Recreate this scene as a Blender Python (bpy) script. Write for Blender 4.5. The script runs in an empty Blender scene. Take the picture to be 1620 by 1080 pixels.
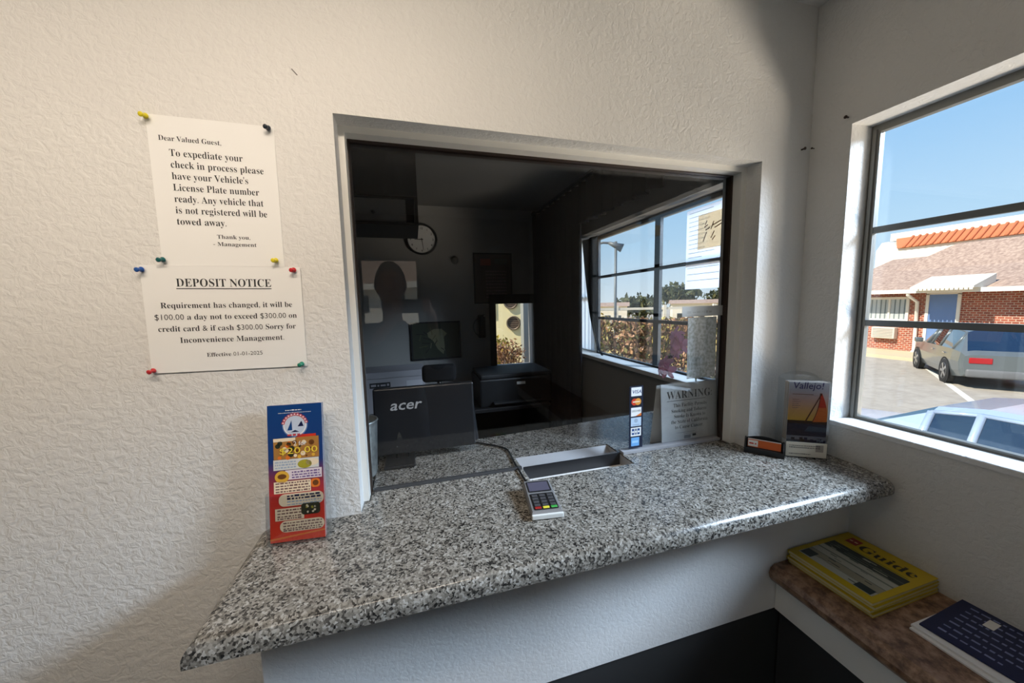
import bpy, bmesh, math, random
from mathutils import Matrix, Vector, Euler

# ------------------------------------------------------------------ camera, sky, sun, added daylight lamps, exposure
SC = bpy.context.scene
COL = SC.collection
PI = math.pi


def lin(r, g, b):
    f = lambda c: c / 12.92 if c <= 0.04045 else ((c + 0.055) / 1.055) ** 2.4
    return (f(r / 255), f(g / 255), f(b / 255))


cam_data = bpy.data.cameras.new('camera')
cam_data.sensor_fit = 'HORIZONTAL'
cam_data.sensor_width = 36.0
cam_data.lens = 557.01 / 1620 * 36.0
cam_data.clip_start = 0.003
cam_data.clip_end = 400
cam = bpy.data.objects.new('camera', cam_data)
COL.objects.link(cam)
yaw, pit, rol = 0.2726, 0.1068, -0.0224
fw = Vector((math.sin(yaw) * math.cos(pit), math.cos(yaw) * math.cos(pit), -math.sin(pit)))
rt = Vector((math.cos(yaw), -math.sin(yaw), 0))
up = rt.cross(fw)
rt2 = math.cos(rol) * rt + math.sin(rol) * up
up2 = -math.sin(rol) * rt + math.cos(rol) * up
m = Matrix.Identity(4)
for i in range(3):
    m[i][0], m[i][1], m[i][2] = rt2[i], up2[i], -fw[i]
m.translation = (-0.0223, -0.872, 0.4939)
cam.matrix_world = m
SC.camera = cam

world = bpy.data.worlds.new('sky')
SC.world = world
world.use_nodes = True
nt = world.node_tree
nt.nodes.clear()
tc = nt.nodes.new('ShaderNodeTexCoord')
sep = nt.nodes.new('ShaderNodeSeparateXYZ')
ramp = nt.nodes.new('ShaderNodeValToRGB')
bg = nt.nodes.new('ShaderNodeBackground')
out = nt.nodes.new('ShaderNodeOutputWorld')
nt.links.new(tc.outputs['Generated'], sep.inputs[0])
nt.links.new(sep.outputs['Z'], ramp.inputs[0])
nt.links.new(ramp.outputs[0], bg.inputs['Color'])
nt.links.new(bg.outputs[0], out.inputs[0])
e = ramp.color_ramp.elements
e[0].position = 0.0
e[0].color = (0.82, 0.95, 1.04, 1)
e[1].position = 0.75
e[1].color = (0.13, 0.34, 0.80, 1)
k = ramp.color_ramp.elements.new(0.14)
k.color = (0.54, 0.80, 1.04, 1)
k = ramp.color_ramp.elements.new(0.34)
k.color = (0.33, 0.63, 1.0, 1)
bg.inputs['Strength'].default_value = 1.0


def light(name, kind, loc, aim, energy, color, size=None, spread=None):
    d = bpy.data.lights.new(name, kind)
    d.energy = energy
    d.color = color
    if kind == 'AREA':
        d.shape = 'RECTANGLE'
        d.size, d.size_y = size
        if spread:
            d.spread = spread
    o = bpy.data.objects.new(name, d)
    COL.objects.link(o)
    o.location = loc
    o.rotation_euler = (Vector(aim) - Vector(loc)).to_track_quat('-Z', 'Y').to_euler()
    return o


sun = light('sun', 'SUN', (-30, 2, 30), (0, 0, 0), 6.8, (1.0, 0.91, 0.77))
sun.data.angle = 0.01
# added unseen area lamps standing in for sky and pavement daylight at the window
light('sky_fill_lamp', 'AREA', (4.0, -1.70, 2.35), (0.4, -0.35, 0.10), 225, (0.66, 0.81, 1.0), (1.1, 1.3), 2.0)
light('pavement_fill_lamp', 'AREA', (3.4, -1.8, -1.3), (0.3, -0.35, 0.9), 68, (1.0, 0.86, 0.70), (1.6, 1.0), 2.0)

SC.view_settings.view_transform = 'Standard'
SC.view_settings.look = 'None'
SC.view_settings.exposure = 0.0
SC.view_settings.gamma = 1.0
SC.view_settings.use_curve_mapping = False
SC.cycles.transparent_max_bounces = 24
SC.cycles.max_bounces = 10
SC.cycles.sample_clamp_indirect = 6.0
SC.cycles.caustics_reflective = False
SC.cycles.caustics_refractive = False

# ------------------------------------------------------------------ materials
MATS = {}


def mat(name, col, rough=0.5, metal=0.0, spec=0.5, emit=None, coat=0.0, trans=None):
    if name in MATS:
        return MATS[name]
    mt = bpy.data.materials.new(name)
    mt.use_nodes = True
    b = mt.node_tree.nodes['Principled BSDF']
    b.inputs['Base Color'].default_value = (*col, 1)
    b.inputs['Roughness'].default_value = rough
    b.inputs['Metallic'].default_value = metal
    b.inputs['Specular IOR Level'].default_value = spec
    if coat:
        b.inputs['Coat Weight'].default_value = coat
        b.inputs['Coat Roughness'].default_value = 0.08
    if emit:
        b.inputs['Emission Color'].default_value = (*col, 1)
        b.inputs['Emission Strength'].default_value = emit
    MATS[name] = mt
    return mt


def coords(mt, scale=(1, 1, 1), kind='Object'):
    n = mt.node_tree.nodes
    t = n.new('ShaderNodeTexCoord')
    mp = n.new('ShaderNodeMapping')
    mp.inputs['Scale'].default_value = scale
    mt.node_tree.links.new(t.outputs[kind], mp.inputs[0])
    return mp.outputs[0]


def noise(mt, vec, scale, detail=3, rough=0.5, dist=0.0):
    t = mt.node_tree.nodes.new('ShaderNodeTexNoise')
    t.inputs['Scale'].default_value = scale
    t.inputs['Detail'].default_value = detail
    t.inputs['Roughness'].default_value = rough
    t.inputs['Distortion'].default_value = dist
    mt.node_tree.links.new(vec, t.inputs['Vector'])
    return t


def rampn(mt, fac, stops, interp='LINEAR'):
    r = mt.node_tree.nodes.new('ShaderNodeValToRGB')
    r.color_ramp.interpolation = interp
    els = r.color_ramp.elements
    while len(els) < len(stops):
        els.new(0.5)
    for el, (p, c) in zip(els, stops):
        el.position = p
        el.color = (*c, 1) if len(c) == 3 else c
    mt.node_tree.links.new(fac, r.inputs[0])
    return r.outputs[0]


def bump(mt, height, strength, dist):
    b = mt.node_tree.nodes.new('ShaderNodeBump')
    b.inputs['Strength'].default_value = strength
    b.inputs['Distance'].default_value = dist
    mt.node_tree.links.new(height, b.inputs['Height'])
    mt.node_tree.links.new(b.outputs[0], mt.node_tree.nodes['Principled BSDF'].inputs['Normal'])


def setcol(mt, sock):
    mt.node_tree.links.new(sock, mt.node_tree.nodes['Principled BSDF'].inputs['Base Color'])


def stucco(name, col, strength=0.32, scale=70, dist=0.0035):
    mt = mat(name, col, 0.62, spec=0.3)
    v = coords(mt)
    a = noise(mt, v, scale, 3.0, 0.55, 0.6)
    h = rampn(mt, a.outputs['Fac'], [(0.36, (0, 0, 0)), (0.50, (0.55, 0.55, 0.55)), (0.66, (1, 1, 1))])
    bump(mt, h, strength, dist)
    s = noise(mt, v, 2.3, 4)
    c = rampn(mt, s.outputs['Fac'], [(0.3, tuple(x * 0.95 for x in col)), (0.7, col)])
    setcol(mt, c)
    return mt


def glass(name, tint=(1, 1, 1), f0=0.04, gloss=(1, 1, 1), power=5.0):
    mt = bpy.data.materials.new(name)
    mt.use_nodes = True
    n = mt.node_tree.nodes
    n.clear()
    l = mt.node_tree.links
    o = n.new('ShaderNodeOutputMaterial')
    mx = n.new('ShaderNodeMixShader')
    tr = n.new('ShaderNodeBsdfTransparent')
    tr.inputs[0].default_value = (*tint, 1)
    gl = n.new('ShaderNodeBsdfGlossy')
    gl.inputs['Color'].default_value = (*gloss, 1)
    gl.inputs['Roughness'].default_value = 0.0
    lw = n.new('ShaderNodeLayerWeight')
    pw = n.new('ShaderNodeMath')
    pw.operation = 'POWER'
    pw.inputs[1].default_value = power
    ma = n.new('ShaderNodeMath')
    ma.operation = 'MULTIPLY_ADD'
    ma.inputs[1].default_value = 1 - f0
    ma.inputs[2].default_value = f0
    l.new(lw.outputs['Facing'], pw.inputs[0])
    l.new(pw.outputs[0], ma.inputs[0])
    l.new(ma.outputs[0], mx.inputs[0])
    l.new(tr.outputs[0], mx.inputs[1])
    l.new(gl.outputs[0], mx.inputs[2])
    l.new(mx.outputs[0], o.inputs[0])
    MATS[name] = mt
    return mt


WALL = stucco('white_textured_plaster', (0.73, 0.72, 0.70))
WALL_SOFT = stucco('white_rolled_plaster', (0.80, 0.79, 0.78), 0.16, 90, 0.002)
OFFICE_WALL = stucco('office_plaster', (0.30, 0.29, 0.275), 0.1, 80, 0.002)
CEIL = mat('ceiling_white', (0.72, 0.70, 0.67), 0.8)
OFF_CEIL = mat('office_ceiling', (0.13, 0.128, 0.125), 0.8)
PAINT = mat('white_gloss_paint', (0.80, 0.78, 0.73), 0.35)
DADO = mat('dark_grey_paint', (0.035, 0.035, 0.036), 0.55)
BROWNWOOD = mat('dark_brown_wood', (0.030, 0.016, 0.010), 0.5)
ALU = mat('weathered_aluminium', (0.21, 0.205, 0.185), 0.5, 0.3)
ALU_BACKLIT = mat('backlit_aluminium', (0.045, 0.05, 0.055), 0.5, 0.2)  # office frame: its backlit darkness is put into the colour
DARKALU = mat('dark_muntin_metal', (0.16, 0.17, 0.17), 0.45, 0.4)
SILICONE = mat('grey_silicone', (0.34, 0.34, 0.36), 0.5)
PART_GLASS = glass('tinted_partition_glass', (0.95, 0.955, 0.96), 0.036)
WIN_GLASS = glass('window_glass', (0.97, 0.98, 0.98), 0.03)
ACRYLIC = glass('clear_acrylic', (0.94, 0.95, 0.955), 0.075)
CAR_GLASS = glass('car_glass', (0.22, 0.26, 0.28), 0.22, power=3.0)
BLACK = mat('black_plastic', (0.012, 0.012, 0.013), 0.38)
BLACKM = mat('matt_black', (0.010, 0.010, 0.011), 0.7)
INK = mat('black_ink', (0.02, 0.02, 0.022), 0.6)
PAPER = mat('white_paper', (0.83, 0.825, 0.81), 0.6, spec=0.25)
PAPER2 = mat('cream_paper', (0.74, 0.70, 0.60), 0.6, spec=0.25)
GREYP = mat('light_grey_plastic', (0.42, 0.43, 0.42), 0.4)
WHITEP = mat('white_plastic', (0.74, 0.76, 0.74), 0.32)
STEEL = mat('brushed_steel', (0.62, 0.62, 0.63), 0.30, 1.0)
CHROME = mat('chrome', (0.7, 0.7, 0.7), 0.15, 1.0)
YELLOW = mat('yellow_print', lin(192, 164, 20), 0.32)
RED = mat('red_print', lin(205, 52, 34), 0.4)
NAVY = mat('navy_print', lin(16, 26, 70), 0.35)
BLUE = mat('blue_print', lin(12, 66, 128), 0.35)
CREAM = mat('cream_print', lin(238, 220, 190), 0.4)
PINKW = mat('pale_print', lin(226, 214, 220), 0.4)
ORANGE = mat('orange_print', lin(225, 120, 45), 0.4)
GOLD = mat('gold_print', lin(222, 172, 62), 0.4)
GREENP = mat('olive_print', lin(168, 160, 50), 0.4)
DKGREEN = mat('dark_food_print', lin(45, 48, 32), 0.4)
LTBLUE = mat('light_blue_print', lin(110, 170, 225), 0.4)
GREYBLUE = mat('grey_blue_print', lin(160, 178, 200), 0.4)

GRANITE = mat('speckled_granite', (0.4, 0.4, 0.4), 0.20, spec=0.5)
_v = coords(GRANITE)
_d = noise(GRANITE, _v, 70, 3, 0.6)
_vm = GRANITE.node_tree.nodes.new('ShaderNodeVectorMath')
_vm.operation = 'MULTIPLY_ADD'
_vm.inputs[1].default_value = (0.008, 0.008, 0.008)
GRANITE.node_tree.links.new(_d.outputs['Color'], _vm.inputs[0])
GRANITE.node_tree.links.new(_v, _vm.inputs[2])
_vo = GRANITE.node_tree.nodes.new('ShaderNodeTexVoronoi')
_vo.inputs['Scale'].default_value = 270
GRANITE.node_tree.links.new(_vm.outputs[0], _vo.inputs['Vector'])
_sp = GRANITE.node_tree.nodes.new('ShaderNodeSeparateColor')
GRANITE.node_tree.links.new(_vo.outputs['Color'], _sp.inputs[0])
_cl = noise(GRANITE, _v, 38, 2)
_ad = GRANITE.node_tree.nodes.new('ShaderNodeMath')
_ad.operation = 'MULTIPLY_ADD'
_ad.inputs[1].default_value = 0.55
GRANITE.node_tree.links.new(_cl.outputs['Fac'], _ad.inputs[0])
_sc = GRANITE.node_tree.nodes.new('ShaderNodeMath')
_sc.operation = 'MULTIPLY'
_sc.inputs[1].default_value = 0.72
GRANITE.node_tree.links.new(_sp.outputs[0], _sc.inputs[0])
GRANITE.node_tree.links.new(_sc.outputs[0], _ad.inputs[2])
setcol(GRANITE, rampn(GRANITE, _ad.outputs[0], [
    (0.30, (0.022, 0.021, 0.020)), (0.42, (0.075, 0.069, 0.061)), (0.52, (0.150, 0.138, 0.120)),
    (0.68, (0.222, 0.206, 0.180)), (0.86, (0.30, 0.282, 0.250)), (1.0, (0.42, 0.405, 0.375))]))

LAMINATE = mat('brown_stone_laminate', (0.2, 0.12, 0.07), 0.4)
_v = coords(LAMINATE)
_n1 = noise(LAMINATE, _v, 45, 5, 0.65)
setcol(LAMINATE, rampn(LAMINATE, _n1.outputs['Fac'], [(0.30, (0.07, 0.035, 0.02)), (0.45, (0.19, 0.105, 0.06)),
                                                      (0.58, (0.33, 0.20, 0.125)), (0.72, (0.42, 0.29, 0.20))]))
FLOOR = mat('dark_carpet', (0.03, 0.03, 0.031), 0.9)
bump(FLOOR, noise(FLOOR, coords(FLOOR), 300, 2).outputs['Fac'], 0.4, 0.004)
GALV = mat('galvanised_metal', (0.45, 0.48, 0.48), 0.35, 0.7)
setcol(GALV, rampn(GALV, noise(GALV, coords(GALV), 45, 3).outputs['Fac'], [(0.3, (0.30, 0.33, 0.33)), (0.7, (0.58, 0.62, 0.61))]))


# ------------------------------------------------------------------ geometry helpers
def T(x, y, z):
    return Matrix.Translation((x, y, z))


def RX(a):
    return Matrix.Rotation(a, 4, 'X')


def RY(a):
    return Matrix.Rotation(a, 4, 'Y')


def RZ(a):
    return Matrix.Rotation(a, 4, 'Z')


def face_front(x, y, z):      # text/pictures standing upright and facing -y
    return T(x, y, z) @ RX(PI / 2)


_font_cache = {}


def serif(s):
    r = ''
    for ch in s:
        if 'A' <= ch <= 'Z':
            r += chr(0x1D400 + ord(ch) - 65)
        elif 'a' <= ch <= 'z':
            r += chr(0x1D41A + ord(ch) - 97)
        else:
            r += ch
    return r


class MB:
    """collects shapes; build() links them as one mesh object"""

    def __init__(self):
        self.v, self.f, self.mi, self.sm, self.mats = [], [], [], [], []

    def add(self, verts, faces, mt, M=None, smooth=False):
        if mt not in self.mats:
            self.mats.append(mt)
        k = self.mats.index(mt)
        o = len(self.v)
        for p in verts:
            p = Vector(p)
            self.v.append(tuple(M @ p) if M is not None else tuple(p))
        for fc in faces:
            self.f.append([o + i for i in fc])
            self.mi.append(k)
            self.sm.append(smooth)
        return self

    def bm(self, b, mt, M=None, smooth=False):
        b.verts.index_update()
        self.add([v.co.copy() for v in b.verts], [[v.index for v in f.verts] for f in b.faces], mt, M, smooth)
        b.free()
        return self

    def box(self, x0, x1, y0, y1, z0, z1, mt, M=None, bev=0.0, seg=2, smooth=False):
        b = bmesh.new()
        bmesh.ops.create_cube(b, size=1)
        for v in b.verts:
            v.co = Vector(((x0 + x1) / 2 + v.co.x * (x1 - x0), (y0 + y1) / 2 + v.co.y * (y1 - y0), (z0 + z1) / 2 + v.co.z * (z1 - z0)))
        if bev:
            bmesh.ops.bevel(b, geom=b.edges[:], offset=bev, segments=seg, affect='EDGES', profile=0.5)
        return self.bm(b, mt, M, smooth)

    def quad(self, pts, mt, M=None):
        return self.add(pts, [list(range(len(pts)))], mt, M)

    def rect(self, x0, x1, y0, y1, mt, M=None, z=0.0):
        return self.quad([(x0, y0, z), (x1, y0, z), (x1, y1, z), (x0, y1, z)], mt, M)

    def rrect(self, x0, x1, y0, y1, r, mt, M=None, z=0.0, n=5):
        pts = []
        for cx, cy, a0 in ((x1 - r, y1 - r, 0), (x0 + r, y1 - r, 90), (x0 + r, y0 + r, 180), (x1 - r, y0 + r, 270)):
            for i in range(n + 1):
                a = math.radians(a0 + 90 * i / n)
                pts.append((cx + r * math.cos(a), cy + r * math.sin(a), z))
        return self.quad(pts, mt, M)

    def disc(self, cx, cy, r, mt, M=None, z=0.0, n=28, ry=None):
        ry = ry or r
        return self.quad([(cx + r * math.cos(2 * PI * i / n), cy + ry * math.sin(2 * PI * i / n), z) for i in range(n)], mt, M)

    def ring(self, cx, cy, r0, r1, mt, M=None, z=0.0, n=32):
        vs, fs = [], []
        for i in range(n):
            a = 2 * PI * i / n
            vs += [(cx + r0 * math.cos(a), cy + r0 * math.sin(a), z), (cx + r1 * math.cos(a), cy + r1 * math.sin(a), z)]
        for i in range(n):
            j = (i + 1) % n
            fs.append([2 * i, 2 * i + 1, 2 * j + 1, 2 * j])
        return self.add(vs, fs, mt, M)

    def prism(self, poly, z0, z1, mt, M=None, smooth=False):
        n = len(poly)
        vs = [(x, y, z0) for x, y in poly] + [(x, y, z1) for x, y in poly]
        fs = [list(range(n))[::-1], list(range(n, 2 * n))] + [[i, (i + 1) % n, n + (i + 1) % n, n + i] for i in range(n)]
        return self.add(vs, fs, mt, M, smooth)

    def lathe(self, prof, mt, M=None, n=24, smooth=True, cap=True):
        vs, fs = [], []
        for r, z in prof:
            for i in range(n):
                a = 2 * PI * i / n
                vs.append((r * math.cos(a), r * math.sin(a), z))
        for j in range(len(prof) - 1):
            for i in range(n):
                k = (i + 1) % n
                fs.append([j * n + i, j * n + k, (j + 1) * n + k, (j + 1) * n + i])
        if cap:
            fs.append(list(range(n))[::-1])
            fs.append([(len(prof) - 1) * n + i for i in range(n)])
        return self.add(vs, fs, mt, M, smooth)

    def tube(self, pts, r, mt, M=None, n=10, smooth=True):
        pts = [Vector(p) for p in pts]
        rs = r if isinstance(r, (list, tuple)) else [r] * len(pts)
        vs, fs = [], []
        prev = None
        for i, p in enumerate(pts):
            d = (pts[min(i + 1, len(pts) - 1)] - pts[max(i - 1, 0)]).normalized()
            if prev is None:
                a = d.orthogonal().normalized()
            else:
                a = (prev - d * prev.dot(d)).normalized()
            prev = a
            b = d.cross(a)
            for q in range(n):
                t = 2 * PI * q / n
                vs.append(p + rs[i] * (math.cos(t) * a + math.sin(t) * b))
        for i in range(len(pts) - 1):
            for q in range(n):
                w = (q + 1) % n
                fs.append([i * n + q, i * n + w, (i + 1) * n + w, (i + 1) * n + q])
        fs.append(list(range(n))[::-1])
        fs.append([(len(pts) - 1) * n + q for q in range(n)])
        return self.add(vs, fs, mt, M, smooth)

    def ball(self, c, r, mt, M=None, sub=2, smooth=True):
        b = bmesh.new()
        bmesh.ops.create_icosphere(b, subdivisions=sub, radius=1)
        rr = r if isinstance(r, (list, tuple)) else (r, r, r)
        for v in b.verts:
            v.co = Vector((c[0] + v.co.x * rr[0], c[1] + v.co.y * rr[1], c[2] + v.co.z * rr[2]))
        return self.bm(b, mt, M, smooth)

    def grid(self, fn, nu, nv, mt, M=None, smooth=True):
        vs = [fn(i / nu, j / nv) for j in range(nv + 1) for i in range(nu + 1)]
        fs = [[j * (nu + 1) + i, j * (nu + 1) + i + 1, (j + 1) * (nu + 1) + i + 1, (j + 1) * (nu + 1) + i] for j in range(nv) for i in range(nu)]
        return self.add(vs, fs, mt, M, smooth)

    def text(self, s, size, mt, M, align='LEFT', bold=True, thin=0.0, width=None, shear=0.0):
        c = bpy.data.curves.new('t', 'FONT')
        c.body = serif(s) if bold == True else s
        c.align_x = align
        c.size = size
        c.offset = thin * size
        c.shear = shear
        c.resolution_u = 2
        o = bpy.data.objects.new('t', c)
        COL.objects.link(o)
        dg = bpy.context.evaluated_depsgraph_get()
        ev = o.evaluated_get(dg)
        me = ev.to_mesh()
        vs = [v.co.copy() for v in me.vertices]
        fs = [list(p.vertices) for p in me.polygons]
        ev.to_mesh_clear()
        bpy.data.objects.remove(o)
        bpy.data.curves.remove(c)
        if width and vs:
            xs = [v.x for v in vs]
            w = max(xs) - min(xs)
            kx = width / w
            for v in vs:
                v.x *= kx
        return self.add(vs, fs, mt, M)

    def scribble(self, x0, x1, y, h, mt, M, rnd, z=0.0, gap=0.6):
        """a line of print too small to read in the photograph"""
        x = x0
        while x < x1 - h * 0.4:
            w = h * rnd.uniform(0.8, 2.6)
            w = min(w, x1 - x)
            self.rect(x, x + w, y, y + h * rnd.uniform(0.75, 1.1), mt, M, z)
            x += w + h * gap
        return self

    def build(self, name, parent=None, loc=None, rot=None, label=None):
        me = bpy.data.meshes.new(name)
        me.from_pydata(self.v, [], self.f)
        for mt in self.mats:
            me.materials.append(mt)
        me.polygons.foreach_set('material_index', self.mi)
        me.polygons.foreach_set('use_smooth', self.sm)
        me.update()
        o = bpy.data.objects.new(name, me)
        COL.objects.link(o)
        if parent is not None:
            o.parent = parent
        if loc is not None:
            o.location = loc
        if rot is not None:
            o.rotation_euler = rot
        if label:
            o['label'] = label
        return o


def thing(name, label, cat, loc=(0, 0, 0), rot=(0, 0, 0), group=None):
    o = bpy.data.objects.new(name, None)
    o.empty_display_size = 0.05
    COL.objects.link(o)
    o.location = loc
    o.rotation_euler = rot
    return tag(o, label, cat, group)


def tag(o, label, cat, group=None, kind=None):
    o['label'] = label
    o['category'] = cat
    if group:
        o['group'] = group
    if kind:
        o['kind'] = kind
    return o


def struct(o):
    o['kind'] = 'structure'
    return o


def copy_tree(o, parent=None):
    c = o.copy()
    COL.objects.link(c)
    if parent is not None:
        c.parent = parent
    for ch in [x for x in bpy.data.objects if x.parent == o]:
        copy_tree(ch, c)
    return c


# ------------------------------------------------------------------ the room
XR = 1.2176            # inner face of the right-hand wall
XO = 1.40              # its outer face
FZ, CZ = -1.07, 1.37   # floor and ceiling (the counter top is at zero)
YF = 2.42              # far wall of the office
YB = -2.60             # lobby wall behind the camera
XL = -1.70
OX0, OX1, OZ = -0.1656, 1.0244, 0.9075   # service opening

b = MB()
b.box(XL - 0.1, XO, YB - 0.15, YF + 0.15, -2.14, FZ, FLOOR)
struct(b.build('floor'))
b = MB()
b.box(XL - 0.1, XO, YB - 0.15, 0.07, CZ, CZ + 0.12, CEIL)
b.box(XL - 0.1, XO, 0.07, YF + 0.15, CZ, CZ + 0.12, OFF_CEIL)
struct(b.build('ceiling'))

WT = 0.14
b = MB()
b.box(XL, OX0, 0, WT, FZ, CZ, WALL)
b.box(OX1, XR, 0, WT, FZ, CZ, WALL)
b.box(OX0, OX1, 0, WT, OZ, CZ, WALL)
b.box(OX0, OX1, 0, WT, FZ, -0.036, WALL_SOFT)
# small scratch left of the opening
b.quad([(-0.238, -0.0006, 0.984), (-0.236, -0.0006, 0.985), (-0.226, -0.0006, 0.974), (-0.228, -0.0006, 0.973)], mat('scratch', (0.18, 0.17, 0.16), 0.8))
struct(b.build('wall_front'))

# knee wall carrying the front of the counter, painted dark below
b = MB()
b.box(-0.323, XR, -0.18, 0.0, -0.392, -0.036, WALL_SOFT)
struct(b.build('wall_counter'))
b = MB()
b.box(-0.323, XR, -0.176, 0.0, FZ, -0.392, DADO)
struct(b.build('baseboard_front'))

# right wall with the lobby window, a second lobby window and the office window
W1 = (-1.42, -0.11, 0.10, 0.985)
W2 = (0.17, 1.495, 0.10, 0.965)


def wall_with_windows(bb, x0, x1, y0, y1, z0, z1, wins, mt):
    ys = sorted(wins)
    y = y0
    for (a, c, lo, hi) in ys:
        bb.box(x0, x1, y, a, z0, z1, mt)
        bb.box(x0, x1, a, c, z0, lo, mt)
        bb.box(x0, x1, a, c, hi, z1, mt)
        y = c
    bb.box(x0, x1, y, y1, z0, z1, mt)


b = MB()
wall_with_windows(b, XR, 1.321, YB, 0.07, FZ - 0.2, CZ, [W1], WALL)
wall_with_windows(b, 1.321, XO, YB, 0.07, FZ - 0.2, CZ, [(W1[0] - 0.05, W1[1] + 0.05, W1[2] - 0.05, W1[3] + 0.05)], WALL)
struct(b.build('wall_right'))
b = MB()
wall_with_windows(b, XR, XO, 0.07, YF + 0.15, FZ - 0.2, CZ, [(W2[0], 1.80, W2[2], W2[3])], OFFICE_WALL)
struct(b.build('wall_office_right'))


def slider_window(name, y0, y1, z0, z1, bars, ALU, DARKALU):
    """aluminium window in the right wall: outer frame, centre mullion, muntins, glass"""
    xa, xb, t = 1.302, 1.320, 0.021
    root = thing(name, 'aluminium window frame with thin horizontal bars', 'window')
    for key in ('label', 'category'):
        del root[key]
    root['kind'] = 'structure'
    fr = MB()
    fr.box(xa, xb, y0, y1, z0, z0 + t, ALU)
    fr.box(xa, xb, y0, y1, z1 - t, z1, ALU)
    fr.box(xa, xb, y0, y0 + t, z0 + t, z1 - t, ALU)
    fr.box(xa, xb, y1 - t, y1, z0 + t, z1 - t, ALU)
    fr.box(xa - 0.006, xa + 0.008, y0 + 0.008, y1 - 0.008, z0 + 0.004, z0 + 0.014, ALU)
    fr.box(xa - 0.006, xa + 0.008, y1 - 0.014, y1 - 0.006, z0 + 0.014, z1 - 0.014, ALU)
    fr.build('frame', root)
    ym = (y0 + y1) / 2
    ml = MB()
    ml.box(xa + 0.002, xb + 0.004, ym - 0.022, ym + 0.022, z0 + t, z1 - t, ALU)
    ml.build('mullion', root)
    for z in bars:
        for (a, c) in ((y0 + t, ym - 0.022), (ym + 0.022, y1 - t)):
            mb = MB()
            mb.box(1.3035, 1.3165, a, c, z - 0.009, z + 0.009, DARKALU)
            mb.build('muntin', root)
    for (a, c) in ((y0 + t, ym - 0.022), (ym + 0.022, y1 - t)):
        g = MB()
        g.box(1.308, 1.312, a, c, z0 + t, z1 - t, WIN_GLASS)
        g.build('pane', root)
    return root


slider_window('window_1', *W1, (0.412, 0.686), ALU, DARKALU)
slider_window('window_2', *W2, (0.375, 0.672), ALU_BACKLIT, ALU_BACKLIT)

sl = thing('window_5', 'x', 'window')
del sl['label'], sl['category']
sl['kind'] = 'structure'
b = MB()
for (y0, y1, z0, z1) in ((1.497, 1.52, 0.10, 0.965), (1.777, 1.80, 0.10, 0.965), (1.52, 1.777, 0.10, 0.13), (1.52, 1.777, 0.94, 0.965), (1.52, 1.777, 0.52, 0.54)):
    b.box(1.302, 1.320, y0, y1, z0, z1, PAINT)
b.build('frame', sl)
b = MB()
b.box(1.308, 1.312, 1.52, 1.777, 0.13, 0.94, WIN_GLASS)
b.build('pane', sl)

# glossy painted stool of the lobby window
b = MB()
b.box(XR - 0.003, 1.303, W1[0] - 0.01, W1[1], W1[2] - 0.004, W1[2] + 0.012, stucco('bright_sill_paint', (0.82, 0.82, 0.82), 0.35, 70, 0.003), bev=0.003)
struct(b.build('trim_1'))
b = MB()
b.box(XR - 0.03, 1.303, W2[0] - 0.01, 1.81, W2[2] - 0.012, W2[2] + 0.012, PAINT, bev=0.003)
struct(b.build('trim_2'))

# left and rear walls of lobby and office
b = MB()
b.box(XL - 0.1, XL, YB, YF, FZ, CZ, WALL)
struct(b.build('wall_left'))
DX0, DX1, DZ = -0.86, 0.07, 0.97
LOBBY_BACK = mat('tan_lobby_paint', (0.30, 0.27, 0.23), 0.7)
b = MB()
b.box(XL - 0.1, DX0, YB - 0.12, YB, FZ, CZ, LOBBY_BACK)
b.box(DX1, XO, YB - 0.12, YB, FZ, CZ, LOBBY_BACK)
b.box(DX0, DX1, YB - 0.12, YB, DZ, CZ, LOBBY_BACK)
struct(b.build('wall_back'))

# entry door of the lobby: seen only as a reflection in the partition glass
door = thing('door_1', 'x', 'door')
del door['label'], door['category']
door['kind'] = 'structure'
b = MB()
for (x0, x1, z0, z1) in ((DX0, DX0 + 0.06, FZ, DZ), (DX1 - 0.035, DX1, FZ, DZ), (DX0, DX1, DZ - 0.03, DZ), (DX0, DX1, FZ, FZ + 0.2)):
    b.box(x0, x1, YB - 0.08, YB - 0.03, z0, z1, DARKALU)
b.build('frame', door)
b = MB()
b.box(DX0 + 0.06, DX1 - 0.035, YB - 0.058, YB - 0.052, FZ + 0.2, DZ - 0.03, WIN_GLASS)
b.build('pane', door)
b = MB()
b.box(DX0 + 0.06, DX1 - 0.3, YB - 0.03, YB + 0.0, 0.30, 0.335, DARKALU)
b.build('push_bar', door)
b = MB()
b.box(-0.50, -0.475, YB - 0.07, YB - 0.045, FZ + 0.2, DZ - 0.03, DARKALU)
b.build('mullion', door)

# far wall of the office with its small window
FW = (0.735, 1.12, -0.115, 0.50)     # opening x0,x1,z0,z1
b = MB()
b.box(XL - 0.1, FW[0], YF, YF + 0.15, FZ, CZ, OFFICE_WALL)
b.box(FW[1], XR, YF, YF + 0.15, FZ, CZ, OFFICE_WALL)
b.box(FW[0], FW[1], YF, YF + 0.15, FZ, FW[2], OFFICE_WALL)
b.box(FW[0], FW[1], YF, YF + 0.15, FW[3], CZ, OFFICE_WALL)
struct(b.build('wall_office_back'))
w3 = thing('window_3', 'x', 'window')
del w3['label'], w3['category']
w3['kind'] = 'structure'
b = MB()
for (x0, x1, z0, z1) in ((FW[0] - 0.055, FW[0] + 0.005, FW[2] - 0.05, FW[3] + 0.085), (FW[1] - 0.005, FW[1] + 0.075, FW[2] - 0.05, FW[3] + 0.085),
                         (FW[0] - 0.055, FW[1] + 0.075, FW[3] - 0.005, FW[3] + 0.085), (FW[0] - 0.055, FW[1] + 0.075, FW[2] - 0.05, FW[2] + 0.012)):
    b.box(x0, x1, YF - 0.02, YF + 0.03, z0, z1, BLACKM, bev=0.003)
b.build('frame', w3)
b = MB()
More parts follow.
